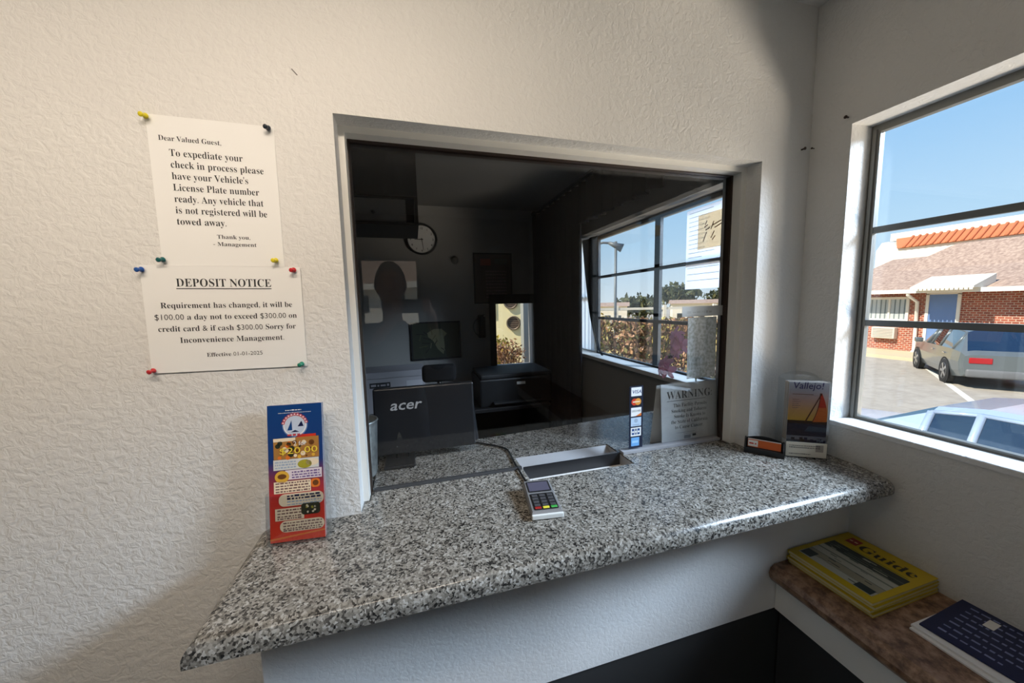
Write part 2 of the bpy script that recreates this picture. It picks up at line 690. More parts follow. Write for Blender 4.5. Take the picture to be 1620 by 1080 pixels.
b.box(FW[0], FW[1], YF + 0.05, YF + 0.055, FW[2], FW[3], WIN_GLASS)
b.build('pane', w3)

# added ceiling light, out of view, brightening the left of the front wall
cl = thing('fill_ceiling_light', 'added ceiling light out of view that brightens the left lobby wall', 'ceiling light', (-0.52, -0.84, CZ))
b = MB()
b.box(-0.66, 0.66, -0.085, 0.085, -0.035, -0.0005, PAINT, None, 0.004)
b.build('housing', cl)
b = MB()
b.box(-0.63, 0.63, -0.065, 0.065, -0.050, -0.0355, mat('fill_lamp_diffuser', (1.0, 0.86, 0.66), 0.5, emit=2.0))
b.build('diffuser', cl)
lo = light('fill_wall_lamp', 'AREA', (-0.52, -0.84, CZ - 0.052), (-0.62, 0.0, 0.55), 8.3, (1.0, 0.85, 0.69), (1.26, 0.13), 1.7)

# ------------------------------------------------------------------ service window (frame + glass)
sw = thing('window_4', 'x', 'window')
del sw['label'], sw['category']
sw['kind'] = 'structure'
b = MB()
b.box(OX0, -0.1525, 0.05, 0.082, 0.001, OZ, PAINT)
b.box(1.003, OX1, 0.05, 0.080, 0.001, OZ, PAINT)
b.box(-0.1525, 1.003, 0.05, 0.082, 0.892, OZ, PAINT)
b.build('frame', sw)
b = MB()
b.box(-0.15, 0.997, 0.082, 0.12, 0.889, 0.902, BROWNWOOD)
b.box(OX0, -0.1505, 0.082, 0.12, 0.0005, 0.902, BROWNWOOD)
b.box(0.997, OX1, 0.081, 0.0943, 0.0005, 0.902, BROWNWOOD)
b.box(1.021, OX1, 0.0943, 0.125, 0.0005, 0.902, BROWNWOOD)
b.build('glazing_bead', sw)
b = MB()
b.box(-0.146, 0.27, 0.092, 0.103, 0.0005, 0.0074, mat('dark_seal', (0.05, 0.05, 0.052), 0.6))
b.box(0.61, 0.997, 0.083, 0.112, 0.001, 0.009, SILICONE)
b.build('seal', sw)
b = MB()
b.box(-0.1505, 1.0205, 0.0945, 0.1005, 0.0075, 0.889, PART_GLASS)
b.build('pane', sw)

# ------------------------------------------------------------------ granite counter
counter = thing('granite_counter', 'speckled grey granite counter running through the service window', 'counter', (0, 0, 0))
HX0, HX1, HY0, HY1 = 0.272, 0.608, 0.022, 0.182
TH = 0.036
bmx = bmesh.new()
mx = 0.44


def poly(pts):
    return bmx.faces.new([bmx.verts.new((x, y, -TH)) for x, y in pts])


arc = [(1.216 - 0.03 + 0.03 * math.sin(math.radians(a)), -0.2874 + 0.03 - 0.03 * math.cos(math.radians(a))) for a in (0, 30, 60, 90)]
A = [(-0.379, -0.001), (-0.379, -0.2874), (mx, -0.2874), (mx, HY0), (HX0, HY0), (HX0, HY1), (mx, HY1), (mx, 0.392), (-0.150, 0.345), (-0.150, 0.049), (-0.1645, 0.049), (-0.1645, -0.001)]
B = [(mx, -0.2874)] + arc + [(1.216, -0.001), (1.0235, -0.001), (1.0235, 0.049), (0.991, 0.049), (0.991, 0.125), (1.2, 0.141), (1.2, 0.46), (mx, 0.392), (mx, HY1), (HX1, HY1), (HX1, HY0), (mx, HY0)]
poly(A)
poly(B)
bmesh.ops.remove_doubles(bmx, verts=bmx.verts[:], dist=1e-5)
ext = bmesh.ops.extrude_face_region(bmx, geom=bmx.faces[:])
bmesh.ops.translate(bmx, verts=[g for g in ext['geom'] if isinstance(g, bmesh.types.BMVert)], vec=(0, 0, TH))
bmesh.ops.recalc_face_normals(bmx, faces=bmx.faces[:])
ee = []
for ed in bmx.edges:
    p, q = ed.verts[0].co, ed.verts[1].co
    top = abs(p.z) < 1e-5 and abs(q.z) < 1e-5
    if not top:
        continue
    front = p.y < -0.25 and q.y < -0.25
    left = p.x < -0.378 and q.x < -0.378
    if front or left:
        ee.append(ed)
bmesh.ops.bevel(bmx, geom=ee, offset=0.026, segments=6, affect='EDGES', profile=0.5)
b = MB()
b.bm(bmx, GRANITE, None, False)
slab = b.build('granite_slab', counter)
for p in slab.data.polygons:
    p.use_smooth = True
slab.data.shade_auto_smooth if False else None
try:
    slab.data.set_sharp_from_angle(angle=math.radians(35))
except Exception:
    pass

# recessed steel cash tray under the glass
tr_root = thing('cash_tray', 'curved steel cash tray sunk in the granite under the glass', 'tray', (0, 0, 0))
TRAY_SHADE = mat('shade_dark_tray', (0.016, 0.016, 0.018), 0.35)  # shade of the tray's front half, put into the colour
TRAYS = mat('worn_steel', (0.55, 0.55, 0.57), 0.45, 0.5)
prof_f = [(HY0 + 0.002, -0.003), (HY0 + 0.004, -0.040), (HY0 + 0.016, -0.056), (0.075, -0.060), (0.095, -0.058)]
prof_r = [(0.095, -0.058), (0.115, -0.052), (0.140, -0.036), (0.162, -0.018), (HY1 - 0.002, -0.003)]
for (nm, pr_, mt) in (('front_trough', prof_f, TRAY_SHADE), ('rear_slope', prof_r, TRAYS)):
    b = MB()
    t = 0.0018
    lower = [(y, z - t) for y, z in pr_]
    vs = []
    for x in (HX0 + 0.002, HX1 - 0.002):
        vs += [(x, y, z) for y, z in pr_] + [(x, y, z) for y, z in lower]
    n = len(pr_)
    fs = []
    for q in range(n - 1):
        fs += [[q, q + 1, 2 * n + q + 1, 2 * n + q], [n + q, 3 * n + q, 3 * n + q + 1, n + q + 1], [q, n + q, n + q + 1, q + 1], [2 * n + q, 2 * n + q + 1, 3 * n + q + 1, 3 * n + q]]
    b.add(vs, fs, mt)
    b.build(nm, tr_root)
b = MB()
b.box(HX0 + 0.003, HX1 - 0.003, 0.096, 0.099, -0.054, 0.004, TRAY_SHADE)  # added plate that darkens the tray front like shade
b.build('shade_plate', tr_root, label='added dark plate standing in for the shade in the tray')
for x in (HX0 + 0.001, HX1 - 0.0025):
    b = MB()
    b.prism([(y, z) for y, z in prof_f + prof_r[1:]], x, x + 0.0015, TRAYS, Matrix(((0, 0, 1, 0), (1, 0, 0, 0), (0, 1, 0, 0), (0, 0, 0, 1))))
    b.build('end_plate', tr_root)

# ------------------------------------------------------------------ things on the left wall
def pin(x, z, mt, label):
    bb = MB()
    M = T(0, 0, 0) @ RX(PI / 2)
    bb.lathe([(0.0008, -0.006), (0.0008, 0.004)], CHROME, M, 8)
    bb.lathe([(0.0050, 0.0035), (0.0052, 0.005), (0.0032, 0.0062), (0.0028, 0.0105), (0.0044, 0.0125), (0.0046, 0.0145), (0.003, 0.0155)], mt, M, 14)
    o = bb.build('push_pin', None, (x, -0.0022, z), (math.radians(8), 0, math.radians(-14)))
    tag(o, label, 'push pin', 'push pins holding the notices')
    return o


P_YEL = mat('pin_yellow', lin(222, 206, 40), 0.3)
P_BLK = mat('pin_dark', lin(28, 38, 48), 0.3)
P_GRN = mat('pin_green', lin(30, 130, 105), 0.3)
P_TEAL = mat('pin_teal', lin(20, 92, 92), 0.3)
P_BLU = mat('pin_blue', lin(28, 82, 160), 0.3)
P_RED = mat('pin_red', lin(190, 40, 46), 0.3)


def paper_sheet(bb, w, h, mt, curl=0.004, nu=10, nv=10):
    """a sheet hanging from its pinned corners, origin at top left, facing -y"""
    def fn(u, v):
        bow = curl * math.sin(PI * u) * (0.4 + 0.6 * math.sin(PI * v))
        return (u * w, -0.0012 - bow, -h + v * h)
    bb.grid(fn, nu, nv, mt)
    return fn


# upper notice
b = MB()
W, H = 0.213, 0.283
b.box(0, W, -0.0016, -0.0006, -H, 0, PAPER)
th = -0.004
F = lambda x, y: face_front(x, -0.0019, -y)
b.text('Dear Valued Guest,', 0.0138, INK, F(0.016, 0.046), thin=th, width=0.102)
rows = ['To expediate your', 'check in process please', "have your Vehicle's", 'License Plate number', 'ready. Any vehicle that', 'is not registered will be', 'towed away.']
wid = [0.122, 0.157, 0.128, 0.146, 0.152, 0.157, 0.083]
for i, (s, w_) in enumerate(zip(rows, wid)):
    b.text(s, 0.0192, INK, F(0.031, 0.074 + i * 0.0216), thin=th, width=w_)
b.text('Thank you,', 0.0115, INK, F(0.096, 0.2285), thin=th, width=0.058)
b.text('- Management', 0.0115, INK, F(0.088, 0.243), thin=th, width=0.076)
o = b.build('paper_notice', None, (-0.4917, 0, 0.8683), (0, 0.009, 0))
tag(o, 'tall white notice asking guests for their licence plate number', 'notice', 'notices pinned on the left wall')
# lower notice
b = MB()
W, H = 0.279, 0.2155
b.box(0, W, -0.0030, -0.0020, -H, 0, PAPER)
F = lambda x, y: face_front(x, -0.0033, -y)
b.text('DEPOSIT NOTICE', 0.0235, INK, F(0.0555, 0.042), thin=th, width=0.166)
b.rect(0.0555, 0.222, -0.003, -0.0014, INK, F(0, 0.0438))
rows = [('Requirement has changed, it will be', 0.026, 0.232), ('$100.00 a day not to exceed $300.00 on', 0.014, 0.251), ('credit card & if cash $300.00 Sorry for', 0.018, 0.244), ('Inconvenience Management.', 0.052, 0.186)]
for i, (s, x, w_) in enumerate(rows):
    b.text(s, 0.0165, INK, F(x, 0.085 + i * 0.0235), thin=th, width=w_)
b.text('Effective 01-01-2025', 0.012, INK, F(0.095, 0.186), thin=th, width=0.10)
o = b.build('paper_notice', None, (-0.5304, 0, 0.5856), (0, 0.0117, 0))
tag(o, 'wide white deposit notice pinned below the taller notice', 'notice', 'notices pinned on the left wall')

for (x, z, mt, lb) in [(-0.488, 0.8625, P_YEL, 'yellow push pin at the upper left corner of the tall notice'),
                       (-0.286, 0.862, P_BLK, 'dark push pin at the upper right corner of the tall notice'),
                       (-0.489, 0.596, P_TEAL, 'teal push pin at the lower left corner of the tall notice'),
                       (-0.294, 0.597, P_YEL, 'yellow push pin at the lower right corner of the tall notice'),
                       (-0.525, 0.577, P_BLU, 'blue push pin at the upper left corner of the deposit notice'),
                       (-0.262, 0.577, P_RED, 'red push pin at the upper right corner of the deposit notice'),
                       (-0.527, 0.377, P_RED, 'red push pin at the lower left corner of the deposit notice'),
                       (-0.262, 0.373, P_GRN, 'green push pin at the lower right corner of the deposit notice')]:
    pin(x, z, mt, lb)

# stubs left in the walls by the corner
NAIL = mat('rusty_nail', (0.05, 0.03, 0.022), 0.7)
for (x, y, z, rot, lb) in [(1.181, -0.006, 0.955, (PI / 2, 0, 0), 'dark nail stub in the front wall near the corner'),
                           (1.2115, -0.099, 1.007, (0, -PI / 2, 0), 'dark nail stub by the upper corner of the lobby window'),
                           (1.2125, -0.012, 0.957, (0, -PI / 2, 0), 'tiny nail stub in the right wall beside the corner')]:
    bb = MB()
    s = 0.6 if 'tiny' in lb else 1.0
    bb.lathe([(0.0022 * s, -0.010), (0.0022 * s, 0.004), (0.0045 * s, 0.004), (0.0045 * s, 0.006), (0.002 * s, 0.007)], NAIL, None, 10)
    tag(bb.build('nail', None, (x, y, z), rot), lb, 'nail', 'nail stubs near the corner')

# ------------------------------------------------------------------ pizza menu in its acrylic holder
rnd = random.Random(4)
HLD = (-0.279, -0.064, 0.0)
RZH = math.radians(-5)
lean = math.radians(-8)
holder = thing('flyer_holder', 'clear acrylic flyer holder at the left end of the counter', 'holder', HLD, (0, 0, RZH))
b = MB()
ML = T(0, 0, 0.003) @ RX(lean)
b.box(-0.058, 0.058, -0.016, 0.020, 0, 0.003, ACRYLIC)
b.build('base', holder)
b = MB()
b.box(-0.058, 0.058, 0.012, 0.0145, 0.0, 0.21, ACRYLIC, ML)
b.build('back_plate', holder)
b = MB()
b.box(-0.058, 0.058, -0.016, -0.0138, 0.0, 0.100, ACRYLIC, ML)
b.build('front_plate', holder)
for s in (-1, 1):
    b = MB()
    b.box(s * 0.058 - 0.001, s * 0.058 + 0.001, -0.016, 0.0145, 0.0, 0.105, ACRYLIC, ML)
    b.build('side_plate', holder)


def pizza_flyer(full, depth, label):
    """two-colour menu leaflet, origin at bottom centre"""
    w, h = 0.107, 0.287
    bb = MB()
    M0 = face_front(0, 0, 0)
    def R(u0, u1, v0, v1, mt, k):
        bb.rect(-w / 2 + u0 * w, -w / 2 + u1 * w, h * (1 - v1), h * (1 - v0), mt, face_front(0, -0.0004 - 0.0002 * k, 0))
    def RR(u0, u1, v0, v1, mt, k, r=0.006):
        bb.rrect(-w / 2 + u0 * w, -w / 2 + u1 * w, h * (1 - v1), h * (1 - v0), r, mt, face_front(0, -0.0004 - 0.0002 * k, 0))
    def D(u, v, r, mt, k, ry=None):
        bb.disc(-w / 2 + u * w, h * (1 - v), r * w, mt, face_front(0, -0.0004 - 0.0002 * k, 0), ry=(ry or r) * w)
    def SCR(u0, u1, v, hh, mt, k):
        bb.scribble(-w / 2 + u0 * w, -w / 2 + u1 * w, h * (1 - v), hh, mt, face_front(0, -0.0004 - 0.0002 * k, 0), rnd)
    bb.box(-w / 2, w / 2, 0, 0.0008, 0, h, PAPER)
    grad = mat('menu_blue_to_red', (0.1, 0.1, 0.3), 0.32)
    if not grad.node_tree.nodes.get('Color Ramp'):
        sx = grad.node_tree.nodes.new('ShaderNodeSeparateXYZ')
        grad.node_tree.links.new(coords(grad, (1, 1, 1 / h)), sx.inputs[0])
        setcol(grad, rampn(grad, sx.outputs['Z'], [(0.0, lin(222, 58, 30)), (0.3, lin(196, 52, 44)), (0.45, lin(128, 50, 70)), (0.58, lin(26, 58, 116)), (1.0, lin(12, 62, 124))]))
    bb.rect(-w / 2, w / 2, 0, h, grad, face_front(0, -0.0003, 0))
    if full:
        IW = mat('menu_white', lin(232, 232, 236), 0.35)
        REDL = mat('menu_red_letters', lin(196, 70, 78), 0.35)
        SCR(0.33, 0.62, 0.045, 0.0022, IW, 1)
        SCR(0.20, 0.80, 0.062, 0.0012, IW, 1)
        D(0.50, 0.155, 0.235, mat('badge_rim', lin(96, 132, 186), 0.35), 1)
        D(0.50, 0.155, 0.215, IW, 2)
        D(0.50, 0.155, 0.19, mat('badge_face', lin(196, 208, 226), 0.35), 3)
        # two peaks and a tree clump inside the badge
        def tri(pts, mt, k):
            bb.quad([(-w / 2 + u * w, h * (1 - v), 0) for u, v in pts], mt, face_front(0, -0.0004 - 0.0002 * k, 0))
        tri([(0.36, 0.19), (0.45, 0.19), (0.44, 0.115)], BLUE, 4)
        tri([(0.55, 0.165), (0.66, 0.165), (0.62, 0.125)], NAVY, 4)
        tri([(0.42, 0.205), (0.58, 0.205), (0.50, 0.19)], NAVY, 4)
        for i in range(11):
            a = math.radians(165 - i * 15)
            M = face_front(-w / 2 + 0.5 * w + 0.205 * w * math.cos(a), -0.0014, h * (1 - 0.155) + 0.205 * w * math.sin(a)) @ RZ(a - PI / 2)
            bb.rect(-0.0026, 0.0026, -0.0015, 0.0045, REDL, M)
            bb.rect(-0.0012, 0.0012, 0.0, 0.0030, IW, M, 0.0002)
        SCR(0.36, 0.64, 0.232, 0.0042, REDL, 5)
        R(0.52, 0.88, 0.226, 0.262, RED, 1)
        R(0.10, 0.93, 0.245, 0.40, mat('pizza_photo', lin(172, 122, 62), 0.35), 2)
        R(0.10, 0.5, 0.245, 0.27, CREAM, 3)
        for i in range(26):
            D(rnd.uniform(0.13, 0.9), rnd.uniform(0.275, 0.39), rnd.uniform(0.02, 0.055), rnd.choice([GOLD, ORANGE, mat('crust', lin(110, 66, 30), 0.4), CREAM, DKGREEN, GOLD]), 3)
        bb.text('2 for', 0.0135, IW, face_front(-0.004, -0.0022, h * (1 - 0.305)), bold=False, width=0.026)
        bb.text('$20.00', 0.019, mat('price_yellow', lin(240, 212, 70), 0.4), face_front(-0.032, -0.0024, h * (1 - 0.362)), width=0.074)
        R(0.09, 0.92, 0.402, 0.478, mat('panel_white', lin(214, 214, 210), 0.4), 2)
        D(0.66, 0.445, 0.13, GREENP, 3, 0.085)
        D(0.80, 0.435, 0.12, CREAM, 3, 0.07)
        for v in (0.425, 0.445, 0.465):
            SCR(0.12, 0.50, v, 0.0028, GREYBLUE, 4)
        R(0.30, 0.97, 0.482, 0.553, PINKW, 2)
        D(0.24, 0.528, 0.13, GOLD, 3, 0.12)
        D(0.24, 0.525, 0.08, mat('crust', lin(110, 66, 30), 0.4), 4, 0.05)
        for v in (0.505, 0.524, 0.543):
            SCR(0.42, 0.95, v, 0.003, mat('purple_print', lin(120, 96, 150), 0.4), 4)
        R(0.09, 0.76, 0.562, 0.648, CREAM, 3)
        for v in (0.580, 0.600, 0.620, 0.640):
            SCR(0.12, 0.74, v, 0.003, mat('brown_print', lin(128, 96, 92), 0.4), 4)
        RR(0.76, 0.93, 0.560, 0.625, ORANGE, 3)
        D(0.85, 0.592, 0.055, mat('crust', lin(110, 66, 30), 0.4), 4)
        RR(0.17, 0.99, 0.655, 0.745, CREAM, 3, 0.011)
        for i, v in enumerate((0.678, 0.698, 0.718, 0.738)):
            SCR(0.32, 0.95, v, 0.0038 if i < 2 else 0.0028, NAVY if i < 2 else GREYBLUE, 4)
        R(0.10, 0.62, 0.758, 0.845, CREAM, 3)
        for v in (0.778, 0.800, 0.822, 0.838):
            SCR(0.14, 0.58, v, 0.003, mat('brown_print', lin(128, 96, 92), 0.4), 4)
        RR(0.57, 0.92, 0.735, 0.818, DKGREEN, 4)
        for i in range(14):
            D(rnd.uniform(0.60, 0.88), rnd.uniform(0.748, 0.806), 0.02, rnd.choice([GOLD, GREENP, BLACK, CREAM, BLACK]), 5)
        RR(0.18, 0.99, 0.850, 0.932, CREAM, 3, 0.011)
        for v in (0.872, 0.893, 0.912, 0.926):
            SCR(0.24, 0.95, v, 0.003, mat('brown_print', lin(128, 96, 92), 0.4), 4)
        tri([(0.0, 0.972), (1.0, 0.938), (1.0, 0.948), (0.0, 0.985)], ORANGE, 2)
    p = T(*HLD) @ RZ(RZH) @ ML @ T(0, depth, 0.001)
    o = bb.build('menu_flyer', None, p.translation, p.to_euler())
    tag(o, label, 'flyer', 'pizza menus in the acrylic holder')
    return o


pizza_flyer(True, -0.0095, 'blue and red pizza menu facing out of the acrylic holder')
for i in range(3):
    o = pizza_flyer(False, -0.0072 + i * 0.0035, 'x')
    o['label'] = ['pizza menu directly behind the front one in the holder', 'pizza menu third from the front in the acrylic holder', 'rearmost pizza menu in the acrylic holder'][i]

# ------------------------------------------------------------------ card terminal
GREYP = mat('silver_grey_plastic', (0.25, 0.25, 0.255), 0.35, 0.3)
term = thing('card_terminal', 'silver and white card terminal lying on the granite counter', 'card terminal', (0.261, -0.095, 0.0), (0, 0, math.radians(-7)))
MT_ = T(0, 0, 0) @ RX(math.radians(-5))
# body: wider at the foot, raised at the head
b = MB()
b.add([(-0.036, -0.062, 0.001), (0.036, -0.062, 0.001), (0.0335, 0.062, 0.001), (-0.0335, 0.062, 0.001),
       (-0.037, -0.064, 0.013), (0.037, -0.064, 0.013), (0.0355, 0.063, 0.026), (-0.0355, 0.063, 0.026),
       (-0.034, -0.059, 0.0185), (0.034, -0.059, 0.0185), (0.032, 0.058, 0.0305), (-0.032, 0.058, 0.0305)],
      [[3, 2, 1, 0], [0, 1, 5, 4], [1, 2, 6, 5], [2, 3, 7, 6], [3, 0, 4, 7], [4, 5, 9, 8], [5, 6, 10, 9], [6, 7, 11, 10], [7, 4, 8, 11], [8, 9, 10, 11]], GREYP)
b.build('body', term)
tl = math.atan2(0.012, 0.117)
MS = T(0, 0, 0.02455) @ RX(tl)
b = MB()
b.box(-0.0375, 0.0375, -0.0675, -0.060, 0.002, 0.014, WHITEP, None, 0.002)
b.build('card_slot', term, label='white front with the card slot')
b = MB()
b.rrect(-0.0295, 0.0295, 0.010, 0.054, 0.003, BLACK, MS, 0.0006)
b.rect(-0.026, 0.026, 0.014, 0.050, mat('lcd_grey', (0.09, 0.085, 0.12), 0.15), MS, 0.0009)
b.build('screen', term)
b = MB()
b.rrect(-0.0295, 0.0295, -0.056, 0.004, 0.003, BLACK, MS, 0.0006)
for r in range(4):
    for c in range(3):
        x, y = -0.019 + c * 0.019, -0.005 - r * 0.0115
        b.box(x - 0.0072, x + 0.0072, y - 0.004, y + 0.004, 0.0006, 0.0022, mat('dark_key', (0.05, 0.05, 0.055), 0.5), MS, 0.001, 1)
for (x, mt) in ((-0.019, mat('red_key', lin(150, 30, 26), 0.5)), (0.0, mat('yellow_key', lin(215, 205, 60), 0.5)), (0.019, mat('green_key', lin(60, 160, 70), 0.5))):
    b.box(x - 0.0078, x + 0.0078, -0.0535, -0.046, 0.0006, 0.0026, mt, MS, 0.001, 1)
b.build('keypad', term)

# ------------------------------------------------------------------ business card holder
bch = thing('card_holder', 'low black business card holder beside the warning sign', 'holder', (1.035, -0.047, 0.0), (0, 0, math.radians(-52)))
b = MB()
YZX = Matrix(((0, 0, 1, 0), (1, 0, 0, 0), (0, 1, 0, 0), (0, 0, 0, 1)))
b.prism([(-0.017, 0), (0.020, 0), (0.020, 0.012), (-0.011, 0.012), (-0.013, 0.017), (-0.017, 0.017)], -0.048, 0.048, BLACK, YZX)
b.build('body', bch)
b = MB()
ar = [(-0.048, 0.012), (0.048, 0.012)] + [(0.048 - 0.096 * t / 10, 0.040 + 0.010 * math.sin(PI * t / 10)) for t in range(11)]
b.prism(ar, -0.0195, -0.0165, BLACK, RX(PI / 2))
b.build('back_plate', bch)
for s in (-1, 1):
    b = MB()
    b.prism([(-0.017, 0), (0.020, 0), (0.020, 0.042), (0.006, 0.040), (-0.017, 0.024)], s * 0.050 - 0.002, s * 0.050 + 0.002, BLACK, YZX)
    b.build('side', bch)
CARDW = Matrix.Translation((1.035, -0.047, 0.0)) @ RZ(math.radians(-52))
for i in range(4):
    b = MB()
    b.box(-0.043, 0.043, -0.0003, 0.0003, 0.0, 0.030, PAPER)
    if i == 0:
        b.rect(-0.043, 0.043, 0.001, 0.0295, mat('card_orange', lin(206, 98, 42), 0.4), face_front(0, -0.0005, 0))
        b.rect(-0.042, -0.016, 0.008, 0.027, PAPER, face_front(0, -0.0007, 0))
        b.scribble(-0.039, -0.020, 0.015, 0.005, RED, face_front(0, -0.0009, 0), rnd)
        b.rect(-0.043, 0.043, 0.0, 0.006, BLACK, face_front(0, -0.0007, 0))
    p = CARDW @ T(0, -0.0085 + i * 0.0026, 0.0125) @ RX(math.radians(-16))
    o = b.build('business_card', None, p.translation, p.to_euler())
    tag(o, ['orange and white business card at the front of the black holder', 'second business card in the black holder', 'third business card in the black holder', 'rearmost business card in the black holder'][i], 'card', 'cards in the black holder')

# ------------------------------------------------------------------ sailboat brochures in the tall clear holder
VP, VR = (1.1225, -0.1115, 0.0), math.radians(-30.8)
vh = thing('brochure_holder', 'tall clear acrylic brochure holder by the window corner', 'holder', VP, (0, 0, VR))
b = MB()
b.box(-0.055, 0.055, 0.0, 0.070, 0.0, 0.003, ACRYLIC)
b.build('base', vh)
b = MB()
b.box(-0.055, 0.055, 0.0, 0.0022, 0.003, 0.245, ACRYLIC)
b.build('front_plate', vh)
b = MB()
bp = [(-0.055, 0.003), (0.055, 0.003), (0.055, 0.236)] + [(0.055 * math.cos(PI * i / 12), 0.236 + 0.024 * math.sin(PI * i / 12)) for i in range(1, 12)] + [(-0.055, 0.236)]
b.prism(bp, -0.071, -0.0688, ACRYLIC, RX(PI / 2))
b.build('back_plate', vh)
for s in (-1, 1):
    b = MB()
    b.box(s * 0.055 - 0.0011, s * 0.055 + 0.0011, 0.0022, 0.0688, 0.003, 0.240, ACRYLIC)
    b.build('side_plate', vh)
VM = T(*VP) @ RZ(VR)


def sail_brochure(i):
    w, h = 0.103, 0.232
    bb = MB()
    bb.box(-w / 2, w / 2, 0, 0.0016, 0, h, PAPER)
    f = lambda k: face_front(0, -0.0003 - 0.00015 * k, 0)
    X = lambda u: -w / 2 + u * w
    Y = lambda v: h * (1 - v)
    if i == 0:
        dusk = mat('printed_sunset', (0.5, 0.4, 0.3), 0.3)
        sx = dusk.node_tree.nodes.new('ShaderNodeSeparateXYZ')
        dusk.node_tree.links.new(coords(dusk, (1, 1, 1 / h)), sx.inputs[0])
        setcol(dusk, rampn(dusk, sx.outputs['Z'], [(0.50, lin(236, 186, 84)), (0.62, lin(232, 180, 118)), (0.76, lin(216, 176, 162)), (0.90, lin(196, 192, 204)), (1.0, lin(206, 210, 222))]))
        bb.rect(X(0), X(1), Y(0.52), Y(0), dusk, f(0))
        bb.rect(X(0), X(1), Y(0.84), Y(0.52), mat('printed_sea', lin(38, 46, 68), 0.3), f(0))
        bb.rect(X(0), X(1), Y(0.555), Y(0.515), mat('printed_horizon', lin(58, 42, 34), 0.3), f(1))
        bb.quad([(X(0.45), Y(0.66), 0), (X(1), Y(0.66), 0), (X(1), Y(0.60), 0), (X(0.55), Y(0.585), 0)], mat('printed_water_light', lin(62, 84, 104), 0.3), f(1))
        bb.rect(X(0), X(1), Y(0.775), Y(0.725), mat('printed_wave', lin(126, 132, 146), 0.3), f(1))
        for q in range(14):
            u = rnd.uniform(0, 0.92)
            bb.rect(X(u), X(u + 0.08), Y(0.80), Y(0.785 - rnd.uniform(0, 0.05)), rnd.choice([NAVY, GREYBLUE, BLACK]), f(2))
        bb.text('Vallejo!', 0.029, mat('printed_purple', lin(58, 48, 110), 0.4), f(2) @ T(X(0.09), Y(0.085), 0), bold=False, width=0.078, shear=0.12, thin=0.008)
        n = 10
        sail_l = [(0.80 - 0.16 * (t / n) ** 2.2, 0.14 + 0.39 * t / n) for t in range(n + 1)]
        sail_r = [(0.83 + 0.16 * math.sin(PI * 0.62 * t / n), 0.14 + 0.38 * t / n) for t in range(n + 1)]
        vs = [(X(a), Y(c), 0) for a, c in sail_l] + [(X(a), Y(c), 0) for a, c in sail_r]
        bb.add(vs, [[t, t + 1, n + 2 + t, n + 1 + t] for t in range(n // 2)], mat('printed_red_sail', lin(206, 58, 34), 0.35), f(2))
        bb.add(vs, [[t, t + 1, n + 2 + t, n + 1 + t] for t in range(n // 2, n)], mat('printed_orange_sail', lin(222, 112, 48), 0.35), f(2))
        DK = mat('printed_spar', lin(92, 48, 28), 0.4)
        bb.add(vs[:n + 1] + [(p[0] - 0.0022, p[1], 0) for p in vs[:n + 1]], [[t, t + 1, n + 2 + t, n + 1 + t] for t in range(n)], DK, f(3))
        bb.quad([(X(0.81), Y(0.14), 0), (X(0.84), Y(0.14), 0), (X(0.47), Y(0.535), 0), (X(0.43), Y(0.535), 0)], DK, f(3))
        for q in range(5):
            bb.scribble(X(0.10), X(0.10 + 0.16 + 0.05 * (q % 2)), Y(0.235 + q * 0.028), 0.002, mat('printed_grey', lin(150, 118, 112), 0.4), f(2), rnd)
        bb.rect(X(0.09), X(0.62), Y(0.165), Y(0.155), mat('printed_grey', lin(150, 118, 112), 0.4), f(2))
    else:
        bb.rect(X(0), X(1), Y(0.8), Y(0.0), mat('printed_sunset_b', lin(178, 150, 120), 0.3), f(0))
    p = VM @ T(0, 0.006 + i * 0.0065, 0.0045)
    o = bb.build('travel_brochure', None, p.translation, p.to_euler())
    tag(o, ['sailboat travel brochure facing out of the tall clear holder', 'second travel brochure from the front in the tall holder',
            'third travel brochure from the front in the tall holder', 'fourth travel brochure from the front in the tall holder', 'rearmost travel brochure in the tall holder'][i], 'brochure', 'brochures in the tall holder')


for i in range(5):
    sail_brochure(i)
# cream label stuck on the foot of the holder
b = MB()
b.box(-0.0535, 0.053, -0.0011, -0.0003, 0.004, 0.050, PAPER2)
for z in (0.038, 0.032, 0.012):
    b.scribble(-0.045, 0.035 if z > 0.02 else 0.012, z, 0.0024, INK, face_front(0, -0.0014, 0), rnd)
b.rect(0.024, 0.044, 0.022, 0.044, mat('label_grey', lin(168, 160, 150), 0.5), face_front(0, -0.0013, 0))
o = b.build('label', vh, label='cream label with small print on the holder front')

# ------------------------------------------------------------------ shelf under the window with booklets
shelf = thing('corner_shelf', 'brown stone look shelf under the lobby window', 'shelf', (0, 0, 0))
ZS = -0.251
b = MB()
prof = [(0.935, ZS - 0.052), (0.918, ZS - 0.048), (0.909, ZS - 0.036), (0.906, ZS - 0.022), (0.911, ZS - 0.008), (0.924, ZS), (XR - 0.001, ZS), (XR - 0.001, ZS - 0.052)]
b.prism(prof, 0.182, 2.2, LAMINATE, Matrix(((1, 0, 0, 0), (0, 0, -1, 0), (0, 1, 0, 0), (0, 0, 0, 1))))
b.build('top', shelf)
b = MB()
b.box(0.936, 0.954, -2.2, -0.182, -0.392, ZS - 0.052, PAINT)
b.build('apron', shelf)
b = MB()
b.box(0.956, XR - 0.001, -2.2, -0.182, FZ, -0.394, DADO)
b.build('plinth', shelf, label='dark grey base below the white apron')

PHOTO_DK = mat('cover_dark', lin(46, 56, 54), 0.3)
PHOTO_LT = mat('cover_light', lin(176, 178, 166), 0.3)
PHOTO_MD = mat('cover_mid', lin(112, 120, 110), 0.3)
GW, GH = 0.190, 0.245


